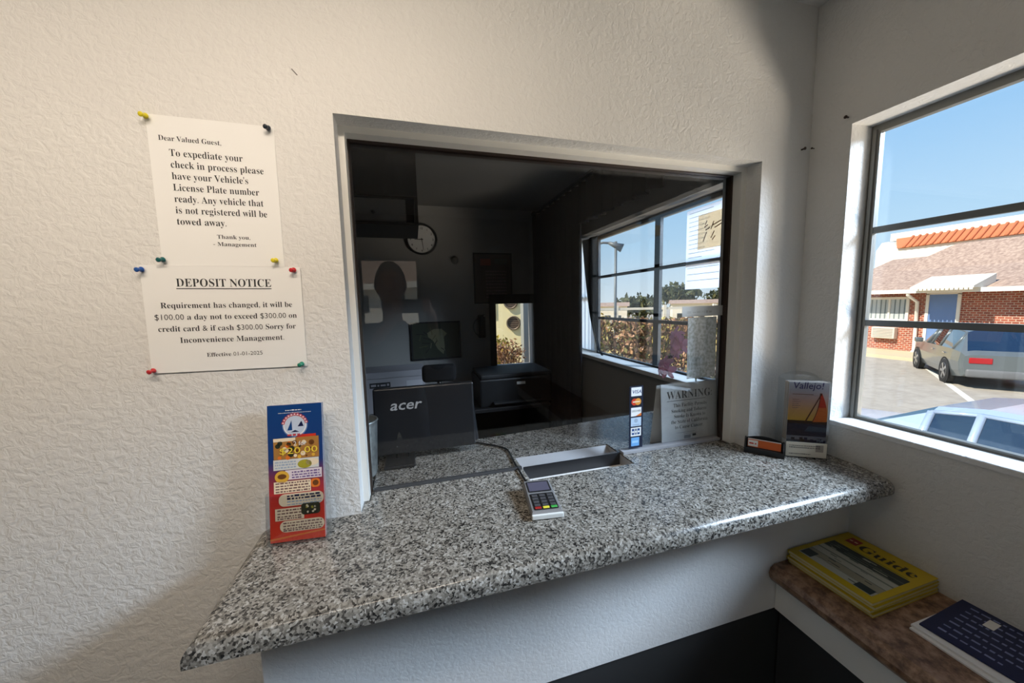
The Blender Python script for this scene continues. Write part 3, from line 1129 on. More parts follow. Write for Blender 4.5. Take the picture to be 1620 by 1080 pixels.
def guide(i):
    bb = MB()
    t = 0.0085
    bb.box(0, GW, 0, GH, 0, 0.0008, YELLOW)
    bb.box(0.0012, GW - 0.001, 0.001, GH - 0.001, 0.0008, t - 0.0008, mat('page_edges', lin(206, 196, 150), 0.7))
    bb.box(0, GW, 0, GH, t - 0.0008, t, YELLOW)
    bb.box(-0.0006, 0.0006, 0, GH, 0, t, YELLOW)
    if i == 0:
        M = lambda k: T(0, 0, t + 0.0002 + 0.00015 * k)
        bb.rect(0.012, GW - 0.014, 0.022, 0.165, PHOTO_MD, M(0))
        for (y0, y1, mt) in ((0.142, 0.165, PHOTO_DK), (0.124, 0.140, PHOTO_DK), (0.104, 0.121, PHOTO_LT), (0.075, 0.098, PHOTO_LT), (0.046, 0.072, mat('cover_sand', lin(150, 146, 124), 0.3)), (0.022, 0.045, PHOTO_LT)):
            bb.rect(0.012, GW - 0.014, y0, y1, mt, M(1))
        for q in range(40):
            x = rnd.uniform(0.014, GW - 0.04)
            y = rnd.uniform(0.024, 0.16)
            bb.rect(x, x + rnd.uniform(0.006, 0.03), y, y + 0.003, rnd.choice([PHOTO_DK, PHOTO_LT, PHOTO_MD]), M(2))
        bb.rect(0.014, 0.040, 0.026, 0.060, PHOTO_DK, M(3))
        bb.rect(GW - 0.052, GW - 0.018, 0.024, 0.048, PHOTO_DK, M(3))
        bb.text('Guide', 0.046, mat('cover_black', (0.02, 0.02, 0.015), 0.4), M(3) @ T(0.052, 0.186, 0), width=0.118)
        bb.rect(0.022, 0.048, 0.192, 0.226, mat('cover_red', lin(150, 50, 40), 0.4), M(3))
        bb.scribble(0.025, 0.045, 0.206, 0.006, mat('cover_pale', lin(224, 190, 150), 0.4), M(4), rnd)
        bb.rect(0.05, GW - 0.02, 0.168, 0.172, mat('cover_olive', lin(140, 140, 40), 0.4), M(2))
    sh = [(0, 0), (0.002, -0.003), (-0.0015, 0.001), (0.001, -0.002)][i]
    o = bb.build('guide_booklet', None, (0.9665 + sh[0], -0.187 + sh[1], ZS + 0.0004 + (3 - i) * 0.0092), (0, 0, -PI / 2 + [0.01, 0.02, 0.0, 0.012][i]))
    tag(o, ['yellow guide booklet on top of the stack on the shelf', 'yellow guide booklet second from the top of the shelf stack', 'yellow guide booklet third from the top of the shelf stack', 'yellow guide booklet at the bottom of the shelf stack'][i], 'booklet', 'yellow guide booklets on the shelf')


for i in range(4):
    guide(i)

for i in range(3):
    b = MB()
    w, h, t = 0.17, 0.20, 0.004
    b.box(0, w, 0, h, 0, t, PAPER if i else NAVY)
    if i == 0:
        M = T(0, 0, t + 0.0003)
        b.rect(0.004, w - 0.004, 0.004, h - 0.004, NAVY, M)
        for q in range(7):
            b.scribble(0.02, w * rnd.uniform(0.5, 0.95), 0.02 + q * 0.023, 0.006, mat('pale_blue_ink', lin(130, 140, 185), 0.4), M, rnd, 0.0003)
        b.rect(0.05, 0.066, 0.12, 0.155, PAPER, M, 0.0005)
    o = b.build('folded_brochure', None, [(1.036, -0.425, ZS + 0.0092), (1.022, -0.418, ZS + 0.0048), (1.014, -0.420, ZS + 0.0004)][i], (0, 0, -PI / 2 + [0.06, 0.0, -0.03][i]))
    tag(o, ['navy blue brochure with pale lettering on the brown shelf', 'white leaflet directly under the navy brochure', 'white leaflet at the bottom of the brochure pile'][i], 'brochure', 'brochure pile on the shelf')

def backlit(name, col, fac):
    mt = TRANSL.copy()
    mt.name = name
    for q in mt.node_tree.nodes:
        if q.type in ('BSDF_TRANSLUCENT', 'BSDF_DIFFUSE'):
            q.inputs[0].default_value = (*col, 1)
        elif q.type == 'MIX_SHADER':
            q.inputs[0].default_value = fac
    return mt


TRANSL = bpy.data.materials.new('backlit_paper')
TRANSL.use_nodes = True
_n = TRANSL.node_tree.nodes
_n.clear()
_o = _n.new('ShaderNodeOutputMaterial')
_mix = _n.new('ShaderNodeMixShader')
_mix.inputs[0].default_value = 0.85
_df = _n.new('ShaderNodeBsdfDiffuse')
_df.inputs[0].default_value = (0.72, 0.74, 0.78, 1)
_tl = _n.new('ShaderNodeBsdfTranslucent')
_tl.inputs[0].default_value = (0.85, 0.87, 0.92, 1)
TRANSL.node_tree.links.new(_df.outputs[0], _mix.inputs[1])
TRANSL.node_tree.links.new(_tl.outputs[0], _mix.inputs[2])
TRANSL.node_tree.links.new(_mix.outputs[0], _o.inputs[0])
# ------------------------------------------------------------------ decals, signs and papers on or behind the glass
b = MB()
b.box(0, 0.0505, -0.0008, 0, 0, 0.207, mat('decal_navy', lin(18, 26, 50), 0.4))
f = lambda k: face_front(0, -0.0009 - 0.0001 * k, 0)
for i in range(6):
    z1 = 0.203 - i * 0.0335
    z0 = z1 - 0.029
    x0, x1 = 0.006, 0.0445
    zm = (z0 + z1) / 2
    if i == 0:
        b.rect(x0, x1, z0, z1, PAPER, f(1))
        b.text('VISA', 0.016, mat('decal_blue', lin(26, 44, 110), 0.4), f(2) @ T(0.0085, zm - 0.0055, 0), bold=False, width=0.033, shear=0.2, thin=0.012)
    elif i == 1:
        b.rect(x0, x1, z0, z1, mat('decal_black', (0.01, 0.01, 0.012), 0.4), f(1))
        b.disc(0.0185, zm, 0.0115, mat('decal_red', lin(206, 60, 34), 0.4), f(2))
        b.disc(0.0315, zm, 0.0115, mat('decal_amber', lin(226, 150, 60), 0.4), f(3))
        b.rect(0.012, 0.038, zm - 0.002, zm + 0.002, CREAM, f(4))
    elif i == 2:
        b.rect(x0, x1, z0, z1, PAPER, f(1))
        b.text('DISCOVER', 0.009, INK, f(2) @ T(0.0085, zm, 0), bold=False, width=0.033, thin=0.006)
        b.quad([(x1 - 0.022, z0, 0), (x1, z0, 0), (x1, z0 + 0.010, 0)], ORANGE, f(2))
    elif i == 3:
        b.rect(x0, x1, z0, z1, mat('decal_pale', lin(190, 210, 230), 0.4), f(1))
        b.disc(0.025, zm + 0.004, 0.007, GREYBLUE, f(2))
        b.rect(0.012, 0.038, z0 + 0.003, z0 + 0.006, GREYBLUE, f(2))
    elif i == 4:
        b.rect(x0, x1, z0, z1, PAPER, f(1))
        for q, mt in enumerate((BLUE, mat('decal_grey', lin(120, 130, 150), 0.4), BLUE)):
            b.rect(0.010 + q * 0.0105, 0.0185 + q * 0.0105, z0 + 0.005, z1 - 0.004, mt, f(2))
            b.rect(0.011 + q * 0.0105, 0.0175 + q * 0.0105, zm - 0.003, zm + 0.003, PAPER, f(3))
    else:
        b.rect(x0 + 0.002, x1 - 0.006, z0, z1, LTBLUE, f(1))
        b.rect(x0 + 0.006, x1 - 0.010, zm - 0.004, zm + 0.004, mat('decal_sky', lin(160, 205, 240), 0.4), f(2))
o = b.build('card_decal', None, (0.6365, 0.0942, 0.014))
tag(o, 'vertical strip of credit card stickers on the glass', 'sticker')

sign = thing('warning_sign', 'white smoking warning sign behind the lower right of the glass', 'sign', (0.898, 0.112, 0.0))
sign.scale = (0.93, 0.93, 0.98)
b = MB()
lean2 = math.radians(-4)
MSN = RX(lean2)
b.box(-0.128, 0.125, -0.001, 0.001, 0.002, 0.212, PAPER, MSN)
f = lambda x, z, k=1: MSN @ face_front(x, -0.0012 - 0.0002 * k, z)
b.text('WARNING:', 0.040, INK, f(-0.103, 0.158), thin=-0.008, width=0.205)
b.rect(-0.103, 0.070, 0.150, 0.1515, INK, f(0, 0))
for i, (s, x, w_) in enumerate([('This Facility Permits', -0.075, 0.150), ('Smoking and Tobacco', -0.085, 0.158), ('Smoke Is Known to', -0.074, 0.142), ('the State of California', -0.087, 0.165), ('to Cause Cancer.', -0.070, 0.128)]):
    b.text(s, 0.0185, INK, f(x, 0.128 - i * 0.0195), thin=-0.006, width=w_)
b.scribble(-0.062, 0.02, 0.034, 0.0022, mat('faint_ink', (0.35, 0.35, 0.36), 0.6), f(0, 0), rnd)
b.scribble(-0.030, 0.03, 0.028, 0.0018, mat('faint_ink', (0.35, 0.35, 0.36), 0.6), f(0, 0), rnd)
b.rrect(-0.030, 0.0, 0.012, 0.024, 0.002, mat('faint_ink', (0.35, 0.35, 0.36), 0.6), f(0, 0))
b.rect(0.008, 0.024, 0.018, 0.026, INK, f(0, 0))
b.build('sheet', sign)
b = MB()
b.box(-0.131, 0.128, -0.0048, -0.0022, 0.0, 0.217, ACRYLIC, MSN)
b.build('front_plate', sign)
b = MB()
b.prism([(-0.155, 0.0), (0.120, 0.0), (0.125, 0.206), (-0.132, 0.206)], -0.033, -0.031, mat('grey_card', (0.52, 0.53, 0.52), 0.6), RX(PI / 2))
b.build('rear_plate', sign)
b = MB()
b.box(-0.155, 0.128, -0.0048, 0.036, 0.0, 0.0022, ACRYLIC)
b.build('foot', sign)

b = MB()
b.box(0, 0.176, 0, 0.0008, 0, 0.034, backlit('thin_white_label', (0.88, 0.88, 0.86), 0.3))
b.scribble(0.02, 0.12, 0.011, 0.007, mat('strip_grey', lin(200, 200, 196), 0.6), face_front(0, -0.0003, 0), rnd)
tag(b.build('label_strip', None, (0.838, 0.1012, 0.437), (0, -0.01, 0)), 'wide white label strip on the glass above the mottled sheet', 'label')
MOTTLE = backlit('mottled_sheet', (0.8, 0.8, 0.8), 0.3)
_tn = MOTTLE.node_tree
_tx = _tn.nodes.new('ShaderNodeTexCoord')
_no = _tn.nodes.new('ShaderNodeTexNoise')
_no.inputs['Scale'].default_value = 95
_rr = _tn.nodes.new('ShaderNodeValToRGB')
_rr.color_ramp.elements[0].position = 0.38
_rr.color_ramp.elements[0].color = (0.62, 0.64, 0.58, 1)
_rr.color_ramp.elements[1].position = 0.6
_rr.color_ramp.elements[1].color = (0.95, 0.96, 0.95, 1)
_tn.links.new(_tx.outputs['Object'], _no.inputs['Vector'])
_tn.links.new(_no.outputs['Fac'], _rr.inputs[0])
for _q in _tn.nodes:
    if _q.type in ('BSDF_TRANSLUCENT', 'BSDF_DIFFUSE'):
        _tn.links.new(_rr.outputs[0], _q.inputs[0])
b = MB()
b.box(0, 0.118, 0, 0.0008, 0, 0.208, MOTTLE)
tag(b.build('notice_sheet', None, (0.864, 0.1012, 0.226), (0, -0.01, 0)), 'mottled white sheet on the glass above the warning sign', 'notice')

# sheet and small orange framed notice taped to the office window
b = MB()
b.box(-0.0006, 0, 0.0, 0.222, 0, 0.378, TRANSL)
side = T(0, 0, 0) @ Matrix(((0, 0, -1, 0), (-1, 0, 0, 0), (0, 1, 0, 0), (0, 0, 0, 1)))   # faces -x, reads along -y
for q in range(12):
    b.scribble(-0.205, -0.205 + rnd.uniform(0.05, 0.17), 0.36 - q * 0.021, 0.003, mat('sheet_grey', lin(126, 130, 126), 0.6), side, rnd, 0.0009)
for q in range(3):
    b.rect(-0.21, -0.02, 0.10 - q * 0.03, 0.102 - q * 0.03, mat('sheet_grey', lin(126, 130, 126), 0.6), side, 0.0009)
tag(b.build('window_notice', None, (1.3015, 0.390, 0.545)), 'large translucent sheet taped to the office window', 'notice')
b = MB()
TANT = TRANSL.copy()
TANT.name = 'backlit_tan_card'
for _q in TANT.node_tree.nodes:
    if _q.type in ('BSDF_TRANSLUCENT', 'BSDF_DIFFUSE'):
        _q.inputs[0].default_value = (0.97, 0.82, 0.60, 1)
b.box(-0.0012, 0, 0, 0.14, 0, 0.158, TANT)
for q in range(9):
    a = rnd.uniform(0.1, 1.2)
    M = side @ T(rnd.uniform(-0.115, -0.04), rnd.uniform(0.03, 0.11), 0.0016) @ RZ(a)
    b.rect(0, rnd.uniform(0.02, 0.05), 0, 0.005, mat('picture_brown', lin(176, 110, 66), 0.5), M)
tag(b.build('tan_notice', None, (1.3000, 0.397, 0.728)), 'small tan card over the large sheet on the office window', 'notice')

# ------------------------------------------------------------------ office: things on the inner counter
mon = thing('desktop_monitor', 'black monitor seen from behind through the left of the glass', 'monitor', (-0.055, 0.275, 0.0))
DKC = mat('monitor_shell', (0.011, 0.012, 0.015), 0.4)
b = MB()
b.box(-0.10, 0.215, -0.018, 0.012, 0.026, 0.238, DKC, RX(math.radians(-4)), 0.005)
ML2 = RX(math.radians(-4)) @ face_front(-0.052, -0.0186, 0.168)
b.text('acer', 0.046, mat('silver_logo', (0.55, 0.56, 0.58), 0.3, 0.2), ML2, bold=False, width=0.098, shear=0.22, thin=0.012)
b.build('shell', mon)
b = MB()
b.box(-0.097, 0.212, 0.0125, 0.0135, 0.032, 0.232, mat('dark_screen', (0.02, 0.02, 0.025), 0.1), RX(math.radians(-4)))
b.build('screen', mon)
for s in (-1, 1):
    b = MB()
    b.tube([(-0.02 + s * 0.018, 0.0, 0.010), (-0.02 + s * 0.016, -0.012, 0.055)], 0.004, BLACK)
    b.build('neck', mon)
b = MB()
b.box(-0.074, 0.018, -0.065, 0.055, 0.0005, 0.012, BLACK, None, 0.004)
b.build('base', mon)

b = MB()
b.lathe([(0.034, 0.0), (0.038, 0.012), (0.045, 0.150), (0.046, 0.160), (0.048, 0.164), (0.046, 0.168), (0.043, 0.166), (0.036, 0.010)], GALV, None, 28, cap=False)
b.disc(0, 0, 0.035, GALV, None, 0.002)
tag(b.build('metal_cup', None, (-0.0985 - 0.085, 0.205, 0.0008)), 'galvanised metal cup beside the left jamb behind the glass', 'cup')

b = MB()
cp = [(0.10, 0.350, 0.0045), (0.165, 0.335, 0.0045), (0.205, 0.305, 0.0045), (0.243, 0.271, 0.0045), (0.262, 0.235, 0.0045), (0.262, 0.19, 0.0045), (0.2585, 0.14, 0.0045), (0.2575, 0.112, 0.0045), (0.2570, 0.080, 0.0050), (0.2565, 0.020, 0.0045), (0.2575, -0.020, 0.012)]
fine = []
for i in range(len(cp) - 1):
    p0, p1, p2, p3 = (Vector(cp[max(i - 1, 0)]), Vector(cp[i]), Vector(cp[i + 1]), Vector(cp[min(i + 2, len(cp) - 1)]))
    for t in range(5):
        t /= 5
        fine.append(0.5 * ((2 * p1) + (p2 - p0) * t + (2 * p0 - 5 * p1 + 4 * p2 - p3) * t * t + (3 * p1 - p0 - 3 * p2 + p3) * t ** 3))
fine.append(Vector(cp[-1]))
b.tube(fine, 0.003, BLACK, None, 8)
tag(b.build('power_cord', None), 'thin black cord running across the granite to the card terminal', 'cord')

# ------------------------------------------------------------------ office furniture
desk = thing('office_desk', 'long dark desk along the far office wall', 'desk', (0.2, 2.08, FZ))
DKWOOD = mat('dark_desk', (0.018, 0.017, 0.018), 0.45)
b = MB()
b.box(-1.3, 0.84, -0.30, 0.33, 0.715, 0.745, DKWOOD, None, 0.003)
b.build('desk_top', desk)
for x in (-1.28, -0.2, 0.80):
    b = MB()
    b.box(x, x + 0.035, -0.27, 0.32, 0.0, 0.715, DKWOOD)
    b.build('side_panel', desk)
b = MB()
b.box(-1.28, 0.83, 0.30, 0.32, 0.15, 0.715, DKWOOD)
b.build('back_panel', desk)
DT = FZ + 0.746

pr = thing('desk_printer', 'black printer with a pale label under the far office window', 'printer', (0.76, 2.02, DT))
b = MB()
b.box(-0.30, 0.30, -0.21, 0.22, 0, 0.225, BLACK, None, 0.012)
b.build('body', pr)
b = MB()
b.box(-0.29, 0.31, -0.20, 0.21, 0.2255, 0.260, BLACKM, None, 0.010)
b.build('lid', pr)
b = MB()
b.box(-0.20, 0.20, -0.26, -0.205, 0.03, 0.045, BLACKM, None, 0.004)
b.build('output_tray', pr)
b = MB()
b.box(0.0, 0.072, -0.2135, -0.2105, 0.17, 0.192, WHITEP)
b.build('label', pr, label='small white label on the printer front')

carton = thing('paper_carton', 'pale cardboard box with dark print on the far desk', 'box', (-0.20, 2.10, DT), (0, 0, 0.04))
CARTON = mat('pale_carton', (0.34, 0.33, 0.35), 0.7)
b = MB()
b.box(-0.21, 0.24, -0.15, 0.15, 0, 0.27, CARTON, None, 0.003)
b.rect(-0.17, -0.02, 0.20, 0.24, INK, face_front(0, -0.1508, 0))
b.scribble(-0.16, -0.03, 0.212, 0.016, CARTON, face_front(0, -0.1512, 0), rnd)
b.rect(0.10, 0.22, 0.03, 0.24, mat('carton_white', (0.46, 0.45, 0.48), 0.7), face_front(0, -0.1508, 0))
b.build('body', carton)
b = MB()
b.box(-0.215, 0.245, -0.155, 0.155, 0.272, 0.320, CARTON, None, 0.003)
b.build('lid', carton)
b = MB()
b.box(-0.12, 0.12, -0.10, 0.10, 0, 0.21, mat('dark_maroon_box', (0.035, 0.02, 0.02), 0.6), None, 0.004)
tag(b.build('file_box', None, (-0.575, 2.10, DT + 0.0005)), 'dark brown file box left of the pale carton', 'box')

# chair of the clerk
chair = thing('office_chair', 'black office chair with headrest behind the inner counter', 'chair', (0.12, 1.05, FZ), (0, 0, PI))
CH = mat('black_fabric', (0.010, 0.011, 0.014), 0.85)
b = MB()
b.box(-0.25, 0.25, -0.25, 0.24, 0.44, 0.53, CH, None, 0.035, 4, True)
b.build('seat', chair)


def back_fn(u, v):
    x = (u - 0.5) * (0.48 - 0.10 * v)
    return (x, -0.26 - 0.05 * v + 0.05 * (2 * u - 1) ** 2, 0.55 + 0.52 * v)


b = MB()
b.grid(back_fn, 10, 10, CH)
o = b.build('backrest', chair)
s_ = o.modifiers.new('s', 'SOLIDIFY')
s_.thickness = 0.05
b = MB()
b.box(-0.105, 0.105, -0.345, -0.285, 1.085, 1.195, CH, None, 0.025, 4, True)
b.build('headrest', chair)
b = MB()
b.tube([(0, -0.30, 1.02), (0, -0.33, 1.12)], 0.014, BLACK)
b.build('headrest_post', chair)
b = MB()
b.lathe([(0.03, 0.10), (0.03, 0.44)], BLACK, None, 16)
b.tube([(0, 0, 0.44), (0, -0.24, 0.47), (0, -0.31, 0.60)], 0.018, BLACK)
b.build('column', chair)
for i in range(5):
    a = 2 * PI * i / 5
    b = MB()
    b.tube([(0, 0, 0.11), (0.28 * math.cos(a), 0.28 * math.sin(a), 0.075)], [0.025, 0.016], BLACK)
    lg = b.build('leg', chair)
    b = MB()
    b.lathe([(0.028, -0.012), (0.028, 0.012)], BLACK, T(0.28 * math.cos(a), 0.28 * math.sin(a), 0.029) @ RZ(a) @ RX(PI / 2), 16)
    b.build('caster', lg)
for s in (-1, 1):
    b = MB()
    b.tube([(s * 0.26, -0.05, 0.50), (s * 0.29, -0.05, 0.66)], 0.015, BLACK)
    b.box(s * 0.29 - 0.035, s * 0.29 + 0.035, -0.16, 0.10, 0.66, 0.69, BLACK, None, 0.01)
    b.build('armrest', chair)

# dark cabinet hung at the upper left of the office
cab = thing('wall_cabinet', 'dark hanging cabinet at the upper left of the office', 'cabinet', (-0.30, 1.42, 0.955))
b = MB()
CABM = mat('dark_cabinet', (0.014, 0.012, 0.010), 0.5)
b.box(-0.30, 0.335, -0.20, 0.20, 0.13, CZ - 0.955, CABM)
b.box(0.317, 0.335, -0.20, 0.20, 0.0, 0.13, CABM)
b.box(-0.30, -0.282, -0.20, 0.20, 0.0, 0.13, CABM)
b.box(-0.282, 0.317, 0.17, 0.20, 0.0, 0.13, CABM)
b.box(-0.30, 0.335, -0.20, 0.20, -0.016, 0.0, BLACKM)
b.build('body', cab)
for x0, x1 in ((-0.295, 0.010), (0.016, 0.330)):
    b = MB()
    b.box(x0, x1, -0.212, -0.2005, 0.138, CZ - 0.965, CABM, None, 0.002)
    b.build('door', cab)
b = MB()
b.box(-0.275, 0.27, -0.185, -0.172, 0.002, 0.125, mat('cabinet_grey_panel', (0.13, 0.125, 0.12), 0.5))
pn = b.build('panel', cab, label='grey panel below the cabinet doors')
b = MB()
b.ball((0.10, -0.195, 0.05), 0.011, BLACK)
b.build('knob', pn)

# wall clock
clk = thing('wall_clock', 'round white wall clock partly hidden by the hanging cabinet', 'clock', (0.088, YF - 0.002, 1.075), (PI / 2, 0, 0))
b = MB()
b.lathe([(0.128, 0.0), (0.135, 0.012), (0.135, 0.028), (0.127, 0.034), (0.120, 0.030), (0.119, 0.016)], BLACK, None, 48)
b.build('rim', clk)
b = MB()
b.disc(0, 0, 0.122, mat('clock_face', (0.72, 0.71, 0.68), 0.6), None, 0.0165, 48)
for h_ in range(1, 13):
    a = PI / 2 - h_ * PI / 6
    b.text(str(h_), 0.026, INK, T(0.096 * math.cos(a), 0.096 * math.sin(a) - 0.009, 0.017), 'CENTER', bold=False, thin=0.01)
for h_ in range(60):
    a = h_ * PI / 30
    b.rect(0.112, 0.118, -0.0006, 0.0006, INK, RZ(a), 0.0169)
b.build('face', clk)
for (nm, a, L, w_) in (('hour_hand', PI + 0.03, 0.062, 0.004), ('minute_hand', -PI / 2 + 0.13, 0.095, 0.003)):
    b = MB()
    b.add([(-0.012, -w_, 0.0185), (L, -w_ * 0.5, 0.0185), (L, w_ * 0.5, 0.0185), (-0.012, w_, 0.0185), (-0.012, -w_, 0.0195), (L, -w_ * 0.5, 0.0195), (L, w_ * 0.5, 0.0195), (-0.012, w_, 0.0195)],
          [[3, 2, 1, 0], [4, 5, 6, 7], [0, 1, 5, 4], [1, 2, 6, 5], [2, 3, 7, 6], [3, 0, 4, 7]], INK, RZ(a))
    b.build(nm, clk)

# poster, thermostat, picture, handset
pos = MB()
pos.box(-0.185, 0.185, -0.008, 0, -0.235, 0.235, BLACKM)
pos.rect(-0.172, 0.172, -0.222, 0.222, mat('poster_brown', lin(72, 58, 52), 0.6), face_front(0, -0.0086, 0))
pos.rect(-0.12, -0.02, 0.12, 0.18, mat('poster_orange', lin(140, 70, 50), 0.6), face_front(0, -0.009, 0))
pos.rect(0.02, 0.14, 0.13, 0.18, mat('poster_green', lin(74, 78, 68), 0.6), face_front(0, -0.009, 0))
for q in range(9):
    pos.scribble(-0.07, 0.13, 0.06 - q * 0.03, 0.010, mat('poster_pale', lin(120, 96, 96), 0.6), face_front(0, -0.009, 0), rnd)
tag(pos.build('wall_poster', None, (0.725, YF - 0.001, 0.735)), 'dark brown framed poster with an orange heading on the far office wall', 'poster')
b = MB()
b.lathe([(0.034, 0), (0.034, 0.012), (0.028, 0.022), (0.012, 0.026)], mat('thermostat_grey', (0.12, 0.11, 0.10), 0.5), RX(PI / 2), 24)
tag(b.build('thermostat', None, (0.372, YF - 0.001, 0.90)), 'small round thermostat between the clock and the poster', 'thermostat')
pic = thing('framed_picture', 'dark framed picture with a pale shape above the far desk', 'picture', (0.175, YF - 0.002, 0.175))
b = MB()
b.box(-0.21, 0.21, -0.006, -0.002, -0.16, 0.16, mat('picture_dark', lin(54, 58, 46), 0.5))
PB = mat('picture_pale', lin(120, 118, 92), 0.5)
b.quad([(-0.08, 0.07, 0), (-0.02, 0.105, 0), (0.05, 0.105, 0), (0.10, 0.06, 0), (0.07, 0.03, 0), (0.075, -0.06, 0), (0.06, -0.13, 0), (0.01, -0.08, 0), (-0.03, 0.0, 0), (-0.07, 0.03, 0)], PB, face_front(0, -0.0066, 0))
for q in range(16):
    a = rnd.uniform(0, PI)
    b.rect(0, rnd.uniform(0.03, 0.09), 0, 0.006, rnd.choice([PB, mat('picture_olive', lin(84, 88, 58), 0.5), BLACKM]), face_front(rnd.uniform(-0.16, 0.12), -0.0070, rnd.uniform(-0.12, 0.1)) @ RZ(a))
b.build('canvas', pic)
b = MB()
for (x0, x1, z0, z1) in ((-0.222, 0.222, 0.16, 0.172), (-0.222, 0.222, -0.172, -0.16), (-0.222, -0.21, -0.16, 0.16), (0.21, 0.222, -0.16, 0.16)):
    b.box(x0, x1, -0.016, 0.0, z0, z1, BLACKM)
b.build('frame', pic)
ph = thing('wall_phone', 'black wall phone left of the far office window', 'phone', (0.600, YF - 0.001, 0.30))
b = MB()
b.box(-0.035, 0.035, -0.035, 0, -0.12, 0.10, BLACK, None, 0.008)
b.build('body', ph)
b = MB()
b.box(-0.022, 0.026, -0.068, -0.036, -0.09, 0.09, BLACKM, None, 0.010)
b.build('handset', ph)
b = MB()
b.tube([(-0.035, -0.02, 0.06)] + [(-0.050 - 0.030 * math.sin(PI * t / 10), -0.02, 0.06 - 0.15 * t / 10) for t in range(1, 10)] + [(-0.033, -0.02, -0.10)], 0.004, mat('grey_cord', (0.10, 0.10, 0.10), 0.5))
b.build('cord', ph)
b = MB()
b.ball((0.018, -0.07, 0.085), 0.010, CHROME)
b.build('light', ph)

# curtain, valance and rod beside the office window
CURT = mat('charcoal_curtain', (0.005, 0.005, 0.008), 0.95, spec=0.1)
rod = thing('curtain_rod', 'dark curtain rod with ball ends above the office window', 'curtain rod', (1.11, 1.45, 1.318))
b = MB()
b.tube([(0, -0.93, 0), (0, 0.86, 0)], 0.010, BLACKM)
b.build('rod', rod)
for s in (-0.93, 0.88):
    b = MB()
    b.ball((0, s, 0), 0.026, BLACKM)
    b.build('finial', rod)
for s in (-0.85, 0.80):
    b = MB()
    b.box(0, XR - 1.11, s - 0.008, s + 0.008, -0.008, 0.008, BLACKM)
    b.build('bracket', rod)


def curtain(name, y0, y1, z0, z1, folds, label, hem=None):
    bb = MB()
    def fn(u, v):
        y = y0 + (y1 - y0) * u
        z = z0 + (z1 - z0) * v
        if hem:
            z = z1 - (z1 - z0 - hem(u)) * (1 - v)
        return (1.11 + 0.022 * math.sin(u * folds * 2 * PI) + 0.01 * math.sin(u * folds * 5.1 + 1) * (1 - v), y, z)
    bb.grid(fn, folds * 10, 12, CURT)
    o = bb.build(name)
    sm = o.modifiers.new('s', 'SOLIDIFY')
    sm.thickness = 0.003
    tag(o, label, 'curtain')


curtain('window_curtain', 1.385, 2.33, -0.72, 1.285, 9, 'long charcoal curtain left of the office window')
curtain('window_valance', 0.56, 1.38, 1.02, 1.285, 8, 'short charcoal valance above the office window', lambda u: 0.0)

LE = [(0.96, 1.606), (0.84, 1.588), (0.72, 1.566), (0.55, 1.530), (0.39, 1.487), (0.25, 1.425), (0.17, 1.375), (0.118, 1.32)]


def drape_fn(u, v):
    z = 0.118 + (0.955 - 0.118) * v
    for (za, ya), (zb_, yb_) in zip(LE, LE[1:]):
        if zb_ <= z <= za:
            left = yb_ + (ya - yb_) * (z - zb_) / (za - zb_)
    right = min(1.392, left - 0.005)
    return (1.247 + 0.008 * math.sin(u * 12), right + (left - right) * u, z)


b = MB()
b.grid(drape_fn, 10, 16, CURT)
o = b.build('window_drape')
sm = o.modifiers.new('s', 'SOLIDIFY')
sm.thickness = 0.003
tag(o, 'narrow charcoal drape swept aside at the left end of the office window', 'curtain')
SLIT_CLOTH = backlit('slit_glare_cloth', (0.93, 0.95, 0.94), 0.9)  # added cloth, standing in for the overexposed slit of daylight
b = MB()
b.grid(lambda u, v: (1.288 + 0.006 * math.sin(u * 30), 1.50 + 0.295 * u, 0.125 + 0.83 * v), 30, 2, SLIT_CLOTH)
o = b.build('daylight_slit_cloth')
tag(o, 'added white cloth for the bright slit of daylight left of the office window', 'curtain')

# orchid on the inner counter
orc = thing('potted_orchid', 'pink orchid behind the glass above the warning sign', 'orchid', (1.075, 0.285, 0.0))
b = MB()
b.lathe([(0.030, 0.0), (0.034, 0.004), (0.043, 0.070), (0.046, 0.075), (0.042, 0.075), (0.038, 0.062)], mat('pot_dark', (0.05, 0.05, 0.05), 0.4), None, 24)
b.disc(0, 0, 0.039, mat('potting_bark', (0.06, 0.035, 0.02), 0.9), None, 0.064)
b.build('pot', orc)
STEM = mat('orchid_stem', lin(126, 150, 60), 0.5)
LEAF = mat('orchid_leaf', lin(66, 100, 44), 0.4)


def leaf(M, L, w, droop):
    bb = MB()
    def fn(u, v):
        x = L * v
        ww = w * math.sin(PI * min(0.98, 0.12 + 0.86 * v)) ** 0.7
        return (x, (u - 0.5) * ww, 0.02 * v + 0.05 * math.sin(PI * 0.6 * v) - droop * v * v + 0.012 * abs(2 * u - 1))
    bb.grid(fn, 4, 10, LEAF, M)
    return bb


for a, L in ((2.6, 0.13), (3.6, 0.12), (0.6, 0.09), (4.6, 0.10)):
    leaf(T(0, 0, 0.066) @ RZ(a), L, 0.045, 0.05).build('leaf', orc)
stem = [(0, 0, 0.066), (0.006, 0.004, 0.16), (0.0, 0.01, 0.26), (-0.02, 0.02, 0.335), (-0.055, 0.045, 0.365), (-0.085, 0.055, 0.345), (-0.105, 0.06, 0.29), (-0.115, 0.06, 0.235)]
b = MB()
b.tube(stem, [0.003, 0.003, 0.0028, 0.0026, 0.0024, 0.002, 0.002, 0.0015], STEM, None, 8)
b.build('stem', orc)
PET = [backlit('petal_magenta', (0.90, 0.46, 0.66), 0.3), backlit('petal_pink', (0.95, 0.46, 0.62), 0.3), backlit('petal_rose', (0.96, 0.52, 0.60), 0.3)]


